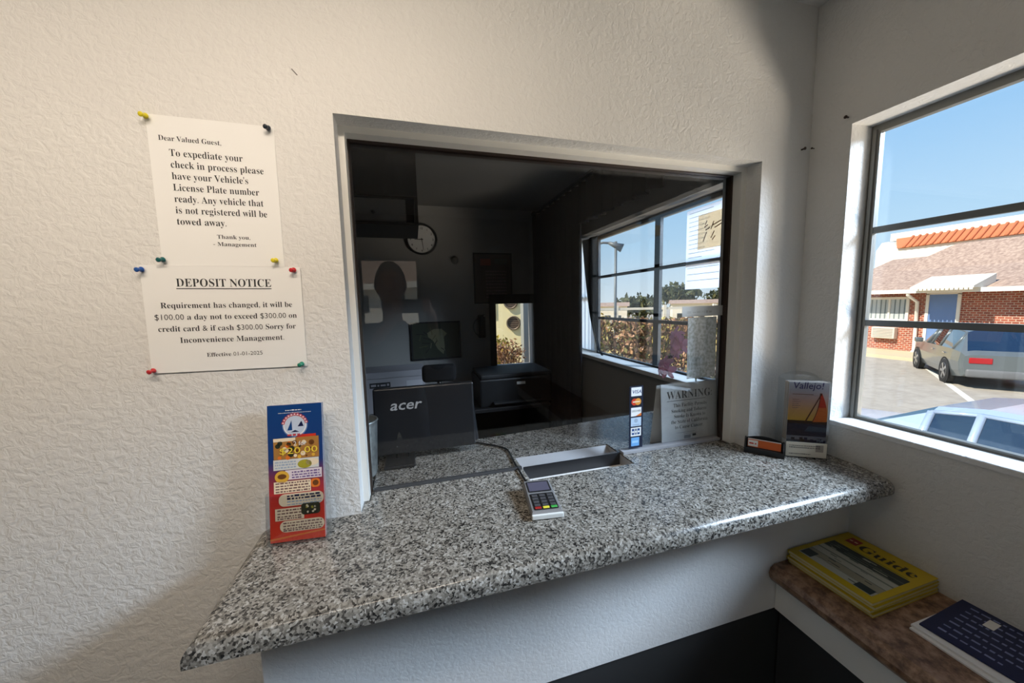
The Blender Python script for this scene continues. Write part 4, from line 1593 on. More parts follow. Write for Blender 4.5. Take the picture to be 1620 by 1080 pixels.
def bloom(c, s, yawz, tilt, mt):
    bb = MB()
    M0 = T(*c) @ RZ(yawz) @ RX(tilt)
    for i in range(5):
        a = 2 * PI * i / 5 + 0.3
        wide = 1.25 if i in (0, 2) else 0.8
        def fn(u, v):
            r = s * v
            ww = s * 0.62 * wide * math.sin(PI * min(0.97, 0.06 + 0.88 * v)) ** 0.6
            return (r, (u - 0.5) * ww, 0.25 * s * v * v - 0.1 * s * (2 * u - 1) ** 2)
        bb.grid(fn, 4, 6, mt, M0 @ RX(PI / 2) @ RZ(a))
    bb.ball((0, -0.1 * s, 0), 0.14 * s, PET[0], M0)
    bb.tube([(0, 0, 0), (0, -0.25 * s, -0.15 * s), (0, -0.35 * s, -0.4 * s)], [0.10 * s, 0.12 * s, 0.05 * s], PET[0], M0, 8)
    fl = bb.build('flower', orc)
    return fl


for (c, s, yz, tl, k) in [((-0.075, 0.035, 0.345), 0.045, 0.2, 0.1, 0), ((-0.050, 0.03, 0.315), 0.042, -0.5, 0.2, 0), ((-0.085, 0.04, 0.300), 0.036, 0.6, 0.0, 0),
                          ((-0.115, 0.045, 0.235), 0.040, 0.1, 0.2, 2), ((-0.138, 0.045, 0.215), 0.034, 0.6, -0.1, 1), ((-0.100, 0.045, 0.205), 0.036, -0.4, -0.2, 1), ((-0.06, 0.04, 0.275), 0.026, 0.0, 0.4, 1)]:
    bloom(c, s, yz, tl, PET[k])

# ------------------------------------------------------------------ outside: ground, buildings, cars, plants
GZ = -2.15
ASPH = mat('asphalt', lin(150, 146, 140), 0.9)
setcol(ASPH, rampn(ASPH, noise(ASPH, coords(ASPH), 3.0, 6, 0.7).outputs['Fac'], [(0.3, lin(158, 150, 138)), (0.7, lin(186, 178, 164))]))
b = MB()
b.box(XO, 90, -40, 90, GZ - 0.1, GZ, ASPH)
b.box(-60, XO, YF + 0.15, 90, GZ - 0.1, GZ, ASPH)
b.box(-60, XO, -40, YB - 0.15, GZ - 0.1, GZ, ASPH)
struct(b.build('ground'))
LINEW = mat('line_white', lin(226, 224, 214), 0.8)
for (x0, y0, x1, y1) in [(12.33, 6.79, 18.07, 10.43), (12.33, 3.71, 18.07, 7.35)]:
    b = MB()
    d = Vector((x1 - x0, y1 - y0, 0)).normalized()
    n_ = Vector((-d.y, d.x, 0)) * 0.07
    b.prism([(x0 - n_.x, y0 - n_.y), (x1 - n_.x, y1 - n_.y), (x1 + n_.x, y1 + n_.y), (x0 + n_.x, y0 + n_.y)], GZ, GZ + 0.004, LINEW)
    struct(b.build('road_line'))
b = MB()
b.box(19.05, 21.25, -4, 20, GZ, GZ + 0.14, mat('pale_concrete', lin(206, 192, 160), 0.9))
struct(b.build('sidewalk'))

BRICK = mat('red_brick', (0.3, 0.1, 0.06), 0.85)
_n = BRICK.node_tree.nodes
_bt = _n.new('ShaderNodeTexBrick')
_bt.inputs['Color1'].default_value = (*lin(176, 92, 66), 1)
_bt.inputs['Color2'].default_value = (*lin(140, 68, 52), 1)
_bt.inputs['Mortar'].default_value = (*lin(196, 176, 156), 1)
_bt.inputs['Scale'].default_value = 4.0
_bt.inputs['Mortar Size'].default_value = 0.03
_tc = _n.new('ShaderNodeTexCoord')
_mp = _n.new('ShaderNodeMapping')
_mp.inputs['Rotation'].default_value = (PI / 2, 0, PI / 2)
BRICK.node_tree.links.new(_tc.outputs['Object'], _mp.inputs[0])
_sx = _n.new('ShaderNodeSeparateXYZ')
_cx = _n.new('ShaderNodeCombineXYZ')
BRICK.node_tree.links.new(_tc.outputs['Object'], _sx.inputs[0])
BRICK.node_tree.links.new(_sx.outputs['Y'], _cx.inputs['X'])
BRICK.node_tree.links.new(_sx.outputs['Z'], _cx.inputs['Y'])
BRICK.node_tree.links.new(_cx.outputs[0], _bt.inputs['Vector'])
setcol(BRICK, _bt.outputs['Color'])
SHING = mat('brown_shingles', lin(150, 122, 104), 0.9)
setcol(SHING, rampn(SHING, noise(SHING, coords(SHING, (1, 3, 4)), 5, 4).outputs['Fac'], [(0.35, lin(150, 126, 112)), (0.65, lin(190, 166, 148))]))
TILE = mat('orange_tile', lin(200, 118, 78), 0.8)
WSTUC = mat('white_stucco', lin(236, 230, 218), 0.85)

mot = thing('motel_building', 'single storey brick motel wing across the car park', 'building', (21.29, 8.75, GZ))
mot.scale = (1.4, 1.4, 1.4)
# local: facade at x=0 facing -x; y along the facade
b = MB()
b.box(0, 5.5, -9.0, 2.6, 0, 2.05, BRICK)
b.build('wall', mot)
b = MB()
b.add([(-0.55, -9.2, 2.02), (-0.55, 2.8, 2.02), (3.4, 2.8, 3.3), (3.4, -9.2, 3.3), (-0.55, -9.2, 1.96), (-0.55, 2.8, 1.96), (6.2, 2.8, 1.96), (6.2, -9.2, 1.96), (6.2, -9.2, 2.02), (6.2, 2.8, 2.02)],
      [[0, 3, 2, 1], [0, 1, 5, 4], [3, 8, 9, 2], [4, 5, 6, 7], [6, 9, 8, 7], [1, 2, 9, 6, 5], [0, 4, 7, 8, 3]], SHING)
b.add([(1.6, 1.9, 2.7), (1.6, -9.1, 2.7), (3.5, 1.15, 3.66), (3.5, -9.1, 3.66), (5.2, 1.9, 2.7), (5.2, -9.1, 2.7)], [[0, 2, 3, 1], [2, 4, 5, 3], [0, 4, 2], [1, 3, 5], [0, 1, 5, 4]], SHING)
b.build('roof', mot)
b = MB()
b.box(-0.66, -0.54, -9.2, 2.8, 1.93, 2.05, WSTUC)
b.build('gutter', mot)
b = MB()
b.tube([(-0.60, 0.30, 1.95), (-0.60, 0.30, 1.88), (-0.08, 0.32, 1.66), (-0.06, 0.30, 0.15), (-0.18, 0.30, 0.06)], 0.045, WSTUC, None, 8)
b.build('downspout', mot)
wf = MB()
for (y0, y1, z0, z1) in ((0.52, 1.62, 1.75, 1.83), (0.52, 1.62, 1.04, 1.11), (0.52, 0.59, 1.11, 1.75), (1.55, 1.62, 1.11, 1.75), (0.98, 1.03, 1.11, 1.75)):
    wf.box(-0.05, 0.03, y0, y1, z0, z1, WSTUC)
win = wf.build('window', mot)
b = MB()
b.box(-0.012, -0.004, 0.59, 1.55, 1.11, 1.75, mat('curtained_pane', lin(190, 196, 196), 0.2))
for q in range(8):
    b.box(-0.016, -0.012, 0.62 + q * 0.12, 0.65 + q * 0.12, 1.11, 1.75, mat('pane_fold', lin(120, 130, 132), 0.4))
b.build('pane', win)
b = MB()
b.box(-0.18, 0.0, 0.75, 1.35, 0.47, 0.84, mat('ac_beige', lin(214, 206, 192), 0.6), None, 0.02)
for q in range(6):
    b.box(-0.186, -0.179, 0.79, 1.31, 0.52 + q * 0.05, 0.54 + q * 0.05, mat('ac_slot', lin(150, 140, 130), 0.6))
b.build('air_conditioner', mot)
dfm = MB()
for (y0, y1, z0, z1) in ((0.08, 0.15, 0.12, 1.90), (-0.57, -0.50, 0.12, 1.90), (-0.57, 0.15, 1.88, 1.95)):
    dfm.box(-0.04, 0.03, y0, y1, z0, z1, WSTUC)
dfm.build('door_frame', mot)
b = MB()
b.box(-0.02, 0.02, -0.50, 0.08, 0.12, 1.88, mat('blue_door', lin(112, 140, 188), 0.5))
dd = b.build('door', mot)
b = MB()
b.ball((-0.05, -0.44, 0.95), 0.03, CHROME)
b.build('knob', dd)
b = MB()
AWN = mat('awning_white', lin(232, 226, 210), 0.7)
b.add([(-0.95, -1.15, 2.10), (-0.95, 0.10, 2.10), (0.0, 0.10, 2.42), (0.0, -1.15, 2.42), (-0.95, -1.15, 2.05), (-0.95, 0.10, 2.05), (0.0, 0.10, 2.05), (0, -1.15, 2.05)],
      [[0, 3, 2, 1], [0, 1, 5, 4], [1, 2, 6, 5], [3, 0, 4, 7], [4, 5, 6, 7], [2, 3, 7, 6]], AWN)
for q in range(14):
    b.box(-0.96, -0.945, -1.14 + q * 0.088, -1.075 + q * 0.088, 2.0, 2.05, AWN)
b.build('awning', mot)

tb = thing('tiled_building', 'white building with an orange tile roof behind the brick motel', 'building', (30.81, 12.95, GZ))
tb.scale = (1.4, 1.4, 1.4)
b = MB()
b.box(0.02, 6, -12, 2.25, 0, 4.05, WSTUC)
b.prism([(2.25, 4.05), (1.35, 4.05), (1.8, 4.42), (2.05, 4.40)], 0.02, 6, WSTUC, Matrix(((0, 0, 1, 0), (1, 0, 0, 0), (0, 1, 0, 0), (0, 0, 0, 1))))
b.build('wall', tb)
b = MB()
b.add([(-0.10, -12.2, 4.06), (-0.10, 1.42, 4.06), (0.55, 1.80, 4.58), (0.55, -12.2, 4.58), (0.56, 1.42, 4.06), (0.56, -12.2, 4.06)],
      [[0, 3, 2, 1], [1, 2, 4], [0, 5, 3], [2, 3, 5, 4], [0, 1, 4, 5]], TILE)
for q in range(60):
    y = -12.1 + q * 0.225
    b.tube([(-0.12, y, 4.07), (0.55, y + 0.02, 4.60)], 0.05, TILE, None, 6)
b.build('tile_roof', tb)
b = MB()
b.box(0.6, 1.0, -12.2, 2.05, 4.5, 4.85, WSTUC)
b.build('parapet', tb)

# ---- cars
TYRE = mat('tyre_rubber', (0.02, 0.02, 0.02), 0.8)
RIM = mat('alloy_rim', (0.5, 0.5, 0.5), 0.35, 0.8)


def make_car(name, label, group, loc, rz, paint, L, Wd, Ht, st, wheel_x, wr):
    """st: stations (x, z_bottom, z_belt, z_top, half width at belt, half width at top, tag); heading +x"""
    root = thing(name, label, 'car', loc, (0, 0, rz), group)
    rings = []
    for (x, zb, zl, zt, w, wt, tg) in st:
        rings.append([(x, s * w_, z_) for s, w_, z_ in
                      ((1, w * 0.94, zb), (1, w * 1.0, zb + 0.18), (1, w * 1.02, (zb + zl) / 2 + 0.08), (1, w * 0.985, zl), (1, wt, zt - 0.05 if zt - zl > 0.2 else zl + (zt - zl) * 0.6), (1, wt * 0.82, zt),
                       (-1, wt * 0.82, zt), (-1, wt, zt - 0.05 if zt - zl > 0.2 else zl + (zt - zl) * 0.6), (-1, w * 0.985, zl), (-1, w * 1.02, (zb + zl) / 2 + 0.08), (-1, w, zb + 0.18), (-1, w * 0.94, zb))])
    body, gl_side, gl_front, gl_rear = MB(), {1: MB(), -1: MB()}, MB(), MB()
    for i in range(len(st) - 1):
        a, c = rings[i], rings[i + 1]
        ta, tb_ = st[i][6], st[i + 1][6]
        for k in range(12):
            k2 = (k + 1) % 12
            q = [a[k], c[k], c[k2], a[k2]]
            cabin = ta in 'RCF' and tb_ in 'RCF'
            if k in (3, 7) and cabin:
                gl_side[1 if k == 3 else -1].quad(q, CAR_GLASS)
            elif k in (3, 4, 5, 6, 7) and ta == 'F' and tb_ == 'H':
                (gl_front if k in (4, 5, 6) else body).quad(q, CAR_GLASS if k in (4, 5, 6) else paint)
            elif k in (3, 4, 5, 6, 7) and ta == 'T' and tb_ == 'R':
                (gl_rear if k in (4, 5, 6) else body).quad(q, CAR_GLASS if k in (4, 5, 6) else paint)
            else:
                body.add(q, [[0, 1, 2, 3]], paint, None, True)
    body.quad(rings[0], paint)
    body.quad(rings[-1][::-1], paint)
    # pillars
    for i in range(len(st)):
        if st[i][6] in 'RCF':
            for kA, kB in ((3, 4), (8, 7)):
                body.tube([rings[i][kA], rings[i][kB]], 0.035, paint, None, 6)
    for i in range(len(st) - 1):
        if st[i][6] in 'RCF' and st[i + 1][6] in 'RCF':
            for kk in (4, 7):
                body.tube([rings[i][kk], rings[i + 1][kk]], 0.022, paint, None, 6)
    body.build('body', root)
    for s in (1, -1):
        gl_side[s].build('side_window', root)
    gl_front.build('windshield', root)
    gl_rear.build('rear_window', root)
    for x in wheel_x:
        for s in (1, -1):
            y = s * Wd / 2
            M = T(x, y, wr) @ RX(-s * PI / 2)
            t = MB()
            t.lathe([(wr * 0.62, -0.13), (wr * 0.96, -0.13), (wr, -0.11), (wr, 0.02), (wr * 0.95, 0.045), (wr * 0.68, 0.045)], TYRE, M, 32)
            wl = t.build('wheel', root)
            r_ = MB()
            r_.lathe([(wr * 0.66, 0.038), (wr * 0.66, 0.05), (wr * 0.6, 0.03)], RIM, M, 32)
            for q in range(5):
                aa = 2 * PI * q / 5
                r_.box(0.02, wr * 0.62, -0.035, 0.035, 0.03, 0.052, RIM, M @ RZ(aa))
            r_.lathe([(0.06, 0.03), (0.05, 0.058)], RIM, M, 12)
            r_.build('rim', wl)
            ar = MB()
            ar.ring(0, 0, wr * 1.02, wr * 1.16, BLACKM, T(x, s * (st[len(st) // 2][4] * 1.012), wr) @ RX(-s * PI / 2), 0.004)
            ar.build('wheel_arch', root)
    x0, x1 = st[0][0], st[-1][0]
    for s in (1, -1):
        t = MB()
        t.box(x0 - 0.02, x0 + 0.22, s * st[0][4] * 0.62 - 0.19, s * st[0][4] * 0.62 + 0.19 + s * 0.03, st[0][2] - 0.20, st[0][2] - 0.04, mat('tail_red', lin(176, 30, 34), 0.25), None, 0.02)
        t.build('tail_light', root)
        t = MB()
        t.box(x1 - 0.24, x1 + 0.01, s * st[-1][4] * 0.66 - 0.17, s * st[-1][4] * 0.66 + 0.17, st[-1][2] - 0.14, st[-1][2] - 0.02, mat('lamp_clear', (0.7, 0.72, 0.75), 0.15), None, 0.02)
        t.build('headlight', root)
        fx = [q for q in st if q[6] == 'F'][0]
        t = MB()
        t.box(fx[0] + 0.25, fx[0] + 0.42, s * (fx[4] + 0.03), s * (fx[4] + 0.22), fx[2] + 0.0, fx[2] + 0.15, paint, None, 0.03, 3, True)
        t.build('side_mirror', root)
        for hx in (fx[0] - 0.75, fx[0] - 1.75):
            t = MB()
            t.box(hx, hx + 0.18, s * (fx[4] * 1.0) - 0.005, s * (fx[4] * 1.0) + 0.03, fx[2] - 0.14, fx[2] - 0.11, CHROME, None, 0.006)
            t.build('door_handle', root)
    t = MB()
    t.box(x0 - 0.05, x0 + 0.25, -st[0][4] * 0.95, st[0][4] * 0.95, 0.34, 0.56, mat('bumper_grey', (0.16, 0.165, 0.17), 0.5), None, 0.05, 3, True)
    t.build('rear_bumper', root)
    t = MB()
    t.box(x1 - 0.25, x1 + 0.06, -st[-1][4] * 0.95, st[-1][4] * 0.95, 0.30, 0.54, paint, None, 0.06, 3, True)
    t.build('front_bumper', root)
    return root


GREYCAR = mat('grey_car_paint', lin(112, 120, 122), 0.28, 0.35, coat=0.6)
BLUECAR = mat('pale_blue_car_paint', lin(176, 196, 222), 0.22, 0.2, coat=0.8)
suv_st = [(-2.25, 0.42, 0.92, 0.96, 0.80, 0.70, 'T'), (-2.18, 0.34, 1.02, 1.08, 0.87, 0.74, 'T'), (-1.75, 0.28, 1.06, 1.60, 0.91, 0.66, 'R'), (-0.75, 0.26, 1.05, 1.68, 0.92, 0.69, 'C'), (0.05, 0.26, 1.03, 1.66, 0.92, 0.68, 'C'), (0.45, 0.26, 1.02, 1.58, 0.92, 0.66, 'F'),
          (1.15, 0.26, 1.00, 1.05, 0.91, 0.80, 'H'), (1.85, 0.28, 0.92, 0.97, 0.88, 0.74, 'H'), (2.25, 0.36, 0.76, 0.80, 0.80, 0.64, 'H')]
h = math.atan2(0.6, 0.8)
make_car('parked_suv', 'grey sport utility car parked facing the blue motel door', None, (16.95, 5.75, GZ), h, GREYCAR, 4.5, 1.8, 1.68, suv_st, (-1.35, 1.38), 0.36)
sed_st = [(-2.30, 0.40, 0.86, 0.90, 0.78, 0.66, 'T'), (-2.15, 0.30, 0.96, 1.00, 0.85, 0.74, 'T'), (-1.55, 0.26, 0.98, 1.40, 0.885, 0.62, 'R'), (-0.85, 0.25, 0.97, 1.485, 0.89, 0.645, 'C'), (0.0, 0.25, 0.96, 1.475, 0.89, 0.645, 'C'), (0.36, 0.25, 0.95, 1.41, 0.89, 0.63, 'F'),
          (1.10, 0.25, 0.93, 0.97, 0.88, 0.76, 'H'), (1.85, 0.27, 0.84, 0.88, 0.85, 0.70, 'H'), (2.28, 0.34, 0.70, 0.74, 0.77, 0.60, 'H')]
make_car('parked_hatchback', 'pale blue car parked right outside the lobby window', None, (6.05, 1.15, GZ), PI / 2, BLUECAR, 4.55, 1.78, 1.49, sed_st, (-1.35, 1.38), 0.33)

# ---- plants
b = MB()
b.box(5.0, 60, 10.5, 40, GZ, GZ + 0.02, mat('dry_field', lin(206, 180, 112), 0.95))
struct(b.build('ground_field'))
def foliage(bb, c, r, n, mats, size, rg, boxy=False):
    for i in range(n):
        while True:
            p = Vector((rg.uniform(-1, 1), rg.uniform(-1, 1), rg.uniform(-1, 1)))
            if p.length <= 1:
                break
        p = p * (0.55 + 0.45 * rg.random())
        if boxy:
            p = Vector((rg.uniform(-1, 1), rg.uniform(-1, 1), 1 - 2 * rg.random() ** 1.4))
        q = Vector((c[0] + p.x * r[0], c[1] + p.y * r[1], c[2] + p.z * r[2]))
        M = Matrix.Translation(q) @ Euler((rg.uniform(0, 6), rg.uniform(0, 6), rg.uniform(0, 6))).to_matrix().to_4x4()
        s = size * rg.uniform(0.6, 1.4)
        bb.add([(-s, 0, 0), (0, -s * 0.5, 0.1 * s), (s, 0, 0), (0, s * 0.5, 0.1 * s)], [[0, 1, 2, 3]], rg.choice(mats), M)


BUSH = [mat('bush_tan', lin(170, 128, 84), 0.8), mat('bush_brown', lin(118, 84, 58), 0.8), mat('bush_pink', lin(196, 154, 120), 0.8), mat('bush_olive', lin(120, 112, 60), 0.8)]
DRY = [mat('dry_grass', lin(206, 184, 96), 0.9), mat('dry_olive', lin(160, 150, 70), 0.9), mat('dry_straw', lin(222, 200, 128), 0.9)]
TREEM = [mat('tree_dark', lin(58, 66, 48), 0.9), mat('tree_mid', lin(84, 90, 62), 0.9), mat('tree_olive', lin(104, 104, 70), 0.9)]
BARK = mat('bark', lin(92, 76, 62), 0.9)
rg = random.Random(11)


def bush(name, label, group, loc, r, n, mats, size):
    root = thing(name, label, 'bush', loc, (0, 0, 0), group)
    bb = MB()
    foliage(bb, (0, 0, r[2]), r, n, mats, size, rg, 'hedge' in name)
    bb.build('foliage', root)
    bb = MB()
    for q in range(5):
        a = rg.uniform(0, 6.28)
        bb.tube([(0, 0, 0), (0.3 * r[0] * math.cos(a), 0.3 * r[1] * math.sin(a), r[2] * 0.8), (0.6 * r[0] * math.cos(a), 0.6 * r[1] * math.sin(a), r[2] * 1.4)], [0.025, 0.018, 0.008], BARK, None, 6)
    bb.build('stem', root)


for i, (x, y) in enumerate([(3.58, 6.30), (4.58, 5.74), (5.58, 5.18), (6.60, 4.69)]):
    bush('hedge_bush', ['brown leafed bush at the left end of the row outside the office window', 'second brown leafed bush from the left outside the office window', 'third brown leafed bush from the left outside the office window', 'brown leafed bush at the right end of the row outside the office window'][i],
         'brown bushes outside the office window', (x, y, GZ), (0.43, 0.50, 1.12), 3000, BUSH, 0.06)
for i, (x, y, s) in enumerate([(7.6, 14.2, 0.9), (11.49, 12.95, 1.0), (15.4, 12.2, 0.85), (9.6, 17.3, 1.1)]):
    bush('dry_shrub', ['yellow dry shrub farthest left beyond the brown bushes', 'yellow dry shrub in the middle beyond the brown bushes', 'yellow dry shrub farthest right beyond the brown bushes', 'tall yellow dry shrub behind the other dry shrubs'][i],
         'dry yellow shrubs beyond the bushes', (x, y, GZ), (1.85, 1.5, 0.98 * s), 1000, DRY, 0.14)


def tree(label, loc, H, r, n, group='distant trees beyond the car park'):
    root = thing('distant_tree', label, 'tree', loc, (0, 0, 0), group)
    bb = MB()
    foliage(bb, (0, 0, H - r[2]), r, n, TREEM, 0.36, rg)
    bb.build('crown', root)
    bb = MB()
    bb.tube([(0, 0, 0), (0.1, 0, H * 0.5), (0.0, 0.1, H - r[2])], [0.25, 0.2, 0.1], BARK, None, 8)
    for q in range(4):
        a = q * 1.6
        bb.tube([(0, 0.1, H * 0.5), (r[0] * 0.5 * math.cos(a), r[1] * 0.5 * math.sin(a), H - r[2] * 0.8)], [0.1, 0.04], BARK, None, 6)
    bb.build('trunk', root)


for i, (x, y, H, rx) in enumerate([(19.6, 40.9, 4.8, 3.0), (26.6, 36.7, 3.6, 3.4), (33.6, 38.1, 5.0, 3.3), (39.2, 35.3, 4.3, 3.2), (44.6, 30.5, 3.9, 3.2)]):
    tree(['distant tree at the far left of the office window view', 'low distant tree second from the left', 'tallest distant tree near the window mullion', 'distant tree fourth from the left', 'distant tree at the far right of the row'][i], (x, y, GZ), H, (rx, rx, 1.6), 800)

# low white sheds and a rail fence beyond the shrubs
for i, (x, y, l, hgt) in enumerate([(17.5, 28.2, 3.2, 2.2), (25.8, 26.8, 4.0, 2.3), (33.1, 24.0, 3.4, 2.2)]):
    root = thing('low_shed', ['low white shed at the left beyond the dry shrubs', 'long low white shed in the middle beyond the dry shrubs', 'low white shed at the right beyond the dry shrubs'][i], 'shed', (x, y, GZ), (0, 0, -0.6), 'white sheds beyond the shrubs')
    b = MB()
    b.box(-l / 2, l / 2, -1, 1, 0, hgt, WSTUC)
    b.build('wall', root)
    b = MB()
    b.add([(-l / 2 - 0.2, -1.2, hgt), (l / 2 + 0.2, -1.2, hgt), (l / 2 + 0.2, 0, hgt + 0.35), (-l / 2 - 0.2, 0, hgt + 0.35), (l / 2 + 0.2, 1.2, hgt), (-l / 2 - 0.2, 1.2, hgt)], [[0, 1, 2, 3], [3, 2, 4, 5], [0, 5, 4, 1], [0, 3, 5], [1, 4, 2]], SHING)
    b.build('roof', root)
    b = MB()
    for q in range(3):
        b.box(-l / 2 + 0.4 + q * 0.9, -l / 2 + 0.9 + q * 0.9, -1.02, -0.99, 0.9, 1.4, mat('shed_pane', lin(70, 76, 80), 0.2))
    b.build('window', root)

fen = thing('rail_fence', 'white rail fence running behind the dry shrubs', 'fence', (7.0, 20.65, GZ), (0, 0, math.atan2(-4.5, 10)))
fen.scale = (1.4, 1.4, 1.4)
for z in (0.9, 1.5):
    b = MB()
    b.box(0, 14, -0.03, 0.03, z, z + 0.1, WSTUC)
    b.build('rail', fen)
for q in range(8):
    b = MB()
    b.box(q * 2.0 - 0.06, q * 2.0 + 0.06, -0.06, 0.06, 0, 1.7, WSTUC)
    b.build('post', fen)

lamp = thing('street_lamp', 'slim flood lamp on a pole outside the office window', 'street lamp', (5.75, 8.36, GZ))
lamp.scale = (1.4, 1.4, 1.4)
GALVP = mat('lamp_post_grey', lin(112, 118, 120), 0.5, 0.3)
b = MB()
b.tube([(0, 0, 0), (0, 0, 3.12)], 0.028, GALVP, None, 12)
b.build('pole', lamp)
b = MB()
b.tube([(-0.42, 0.36, 3.06), (-0.2, 0.17, 3.12), (0, 0, 3.08)], 0.024, GALVP, None, 8)
b.build('arm', lamp)
b = MB()
ax = (Vector((0.75, -0.5, -0.42))).normalized().to_track_quat('Z', 'Y').to_matrix().to_4x4()
b.lathe([(0.03, -0.20), (0.05, -0.08), (0.09, 0.10), (0.085, 0.10), (0.03, 0.0)], GALVP, T(0.03, -0.02, 3.02) @ ax, 20)
b.disc(0, 0, 0.083, mat('lamp_lens', lin(226, 190, 150), 0.3), T(0.03, -0.02, 3.02) @ ax, 0.09)
b.build('head', lamp)

# ---- behind the far office window
vb = thing('white_outbuilding', 'cream outbuilding with two round vents behind the far office window', 'building', (2.95, 10.6, GZ), (0, 0, -0.5))
vb.scale = (1.4, 1.4, 1.4)
CRW = mat('cream_wall', lin(244, 228, 176), 0.85)
b = MB()
b.box(-1.6, 1.6, 0, 2.5, 0, 2.9, CRW)
b.build('wall', vb)
for (x, z) in ((0.16, 1.93), (0.22, 1.43)):
    b = MB()
    b.lathe([(0.17, 0), (0.17, 0.06), (0.14, 0.06), (0.13, 0.02)], mat('vent_metal', lin(120, 104, 84), 0.5, 0.3), T(x, 0, z) @ RX(PI / 2), 24)
    b.disc(0, 0, 0.14, mat('vent_dark', lin(74, 52, 38), 0.6), T(x, -0.03, z) @ RX(PI / 2), 0.0)
    for q in range(5):
        b.box(-0.12, 0.12, -0.034, -0.028, -0.1 + q * 0.05, -0.085 + q * 0.05, mat('vent_metal', lin(120, 104, 84), 0.5), T(x, 0, z))
    b.build('vent', vb)
b = MB()
b.box(-0.62, -0.22, -0.03, 0, 1.55, 2.1, mat('shutter_cream', lin(214, 202, 160), 0.7))
b.build('shutter', vb)
pil = MB()
pil.box(-0.10, 0.10, -0.10, 0.10, 0, 2.9, mat('grey_post', lin(150, 150, 142), 0.7))
pil_o = pil.build('porch_post', None, (3.12, 8.75, GZ))
pil_o.scale = (1.4, 1.4, 1.4)
tag(pil_o, 'thick grey post outside the far office window', 'post')
bush('yellow_bush', 'yellow green bush against the cream outbuilding', None, (2.28, 9.59, GZ), (0.77, 0.49, 0.98), 1000, [mat('bush_yellow', lin(214, 186, 70), 0.8), DRY[1], DRY[0]], 0.08)
root = thing('bare_shrub', 'small twiggy shrub in front of the cream outbuilding', 'shrub', (2.28, 7.84, GZ))
root.scale = (1.4, 1.4, 1.4)
b = MB()
foliage(b, (0, 0, 0.98), (0.42, 0.3, 0.30), 500, [mat('twig_brown', lin(120, 82, 50), 0.8), BUSH[0], BUSH[2]], 0.035, rg)
b.build('foliage', root)
b = MB()
b.tube([(0, 0, 0), (0, 0, 0.7), (0.05, 0, 1.0)], [0.03, 0.025, 0.01], BARK, None, 6)
for a in (0.5, 2.1, 3.6, 5.0):
    b.tube([(0, 0, 0.6), (0.25 * math.cos(a), 0.2 * math.sin(a), 1.05)], [0.018, 0.006], BARK, None, 6)
b.build('stem', root)
rail = thing('porch_railing', 'thin dark railing outside the far office window', 'railing', (2.67, 7.0, GZ))
rail.scale = (1.0, 1.4, 1.4)
for z in (0.78, 0.35):
    b = MB()
    b.box(-1.3, 1.3, -0.015, 0.015, z, z + 0.035, mat('rail_brown', lin(96, 70, 52), 0.6))
    b.build('rail', rail)
for q in range(14):
    b = MB()
    b.box(-1.27 + q * 0.19, -1.25 + q * 0.19, -0.01, 0.01, 0, 0.78, mat('rail_brown', lin(96, 70, 52), 0.6))
    b.build('baluster', rail)

# ---- outside the entry door, seen as reflections
canopy = MB()
canopy.box(-3.5, 3.0, YB - 2.4, YB - 0.15, 1.30, 1.42, mat('canopy_tan', lin(190, 160, 120), 0.8))
tag(canopy.build('porch_canopy'), 'tan porch canopy outside the lobby entry door', 'canopy')
b = MB()
b.box(-3.5, XO, -6.0, YB - 0.16, GZ, FZ - 0.03, mat('pale_concrete', (0.5, 0.5, 0.5), 0.9))
struct(b.build('porch_floor'))
van = thing('white_outhouse', 'white low building across from the lobby entry door', 'building', (-0.6, -13.0, GZ), (0, 0, 0.7))
van.scale = (1.4, 1.4, 1.4)
b = MB()
b.box(-5, 5, -3, 0, 0, 2.35, WSTUC)
b.build('wall', van)
b = MB()
for q in range(7):
    b.box(-4.4 + q * 1.3, -3.6 + q * 1.3, -0.01, 0.03, 1.75, 2.2, mat('shed_pane', lin(70, 76, 80), 0.2))
b.build('window', van)
b = MB()
b.box(-5.2, 5.2, -3.2, 0.35, 2.35, 2.50, WSTUC)
b.box(-5.2, 5.2, -3.0, 0.1, 2.50, 3.9, SHING)
b.build('roof', van)

# ------------------------------------------------------------------ the photographer (seen as a reflection)
SKIN = mat('skin', lin(150, 108, 82), 0.55)
SHIRT = mat('dark_shirt', (0.030, 0.029, 0.028), 0.9)
TROUS = mat('dark_trousers', (0.02, 0.02, 0.024), 0.9)
HAIR = mat('dark_hair', (0.012, 0.009, 0.007), 0.7)
PX, PY = -0.135, -1.10
per = thing('person', 'person in a dark shirt holding up a phone, reflected in the glass', 'person', (PX, PY, FZ))


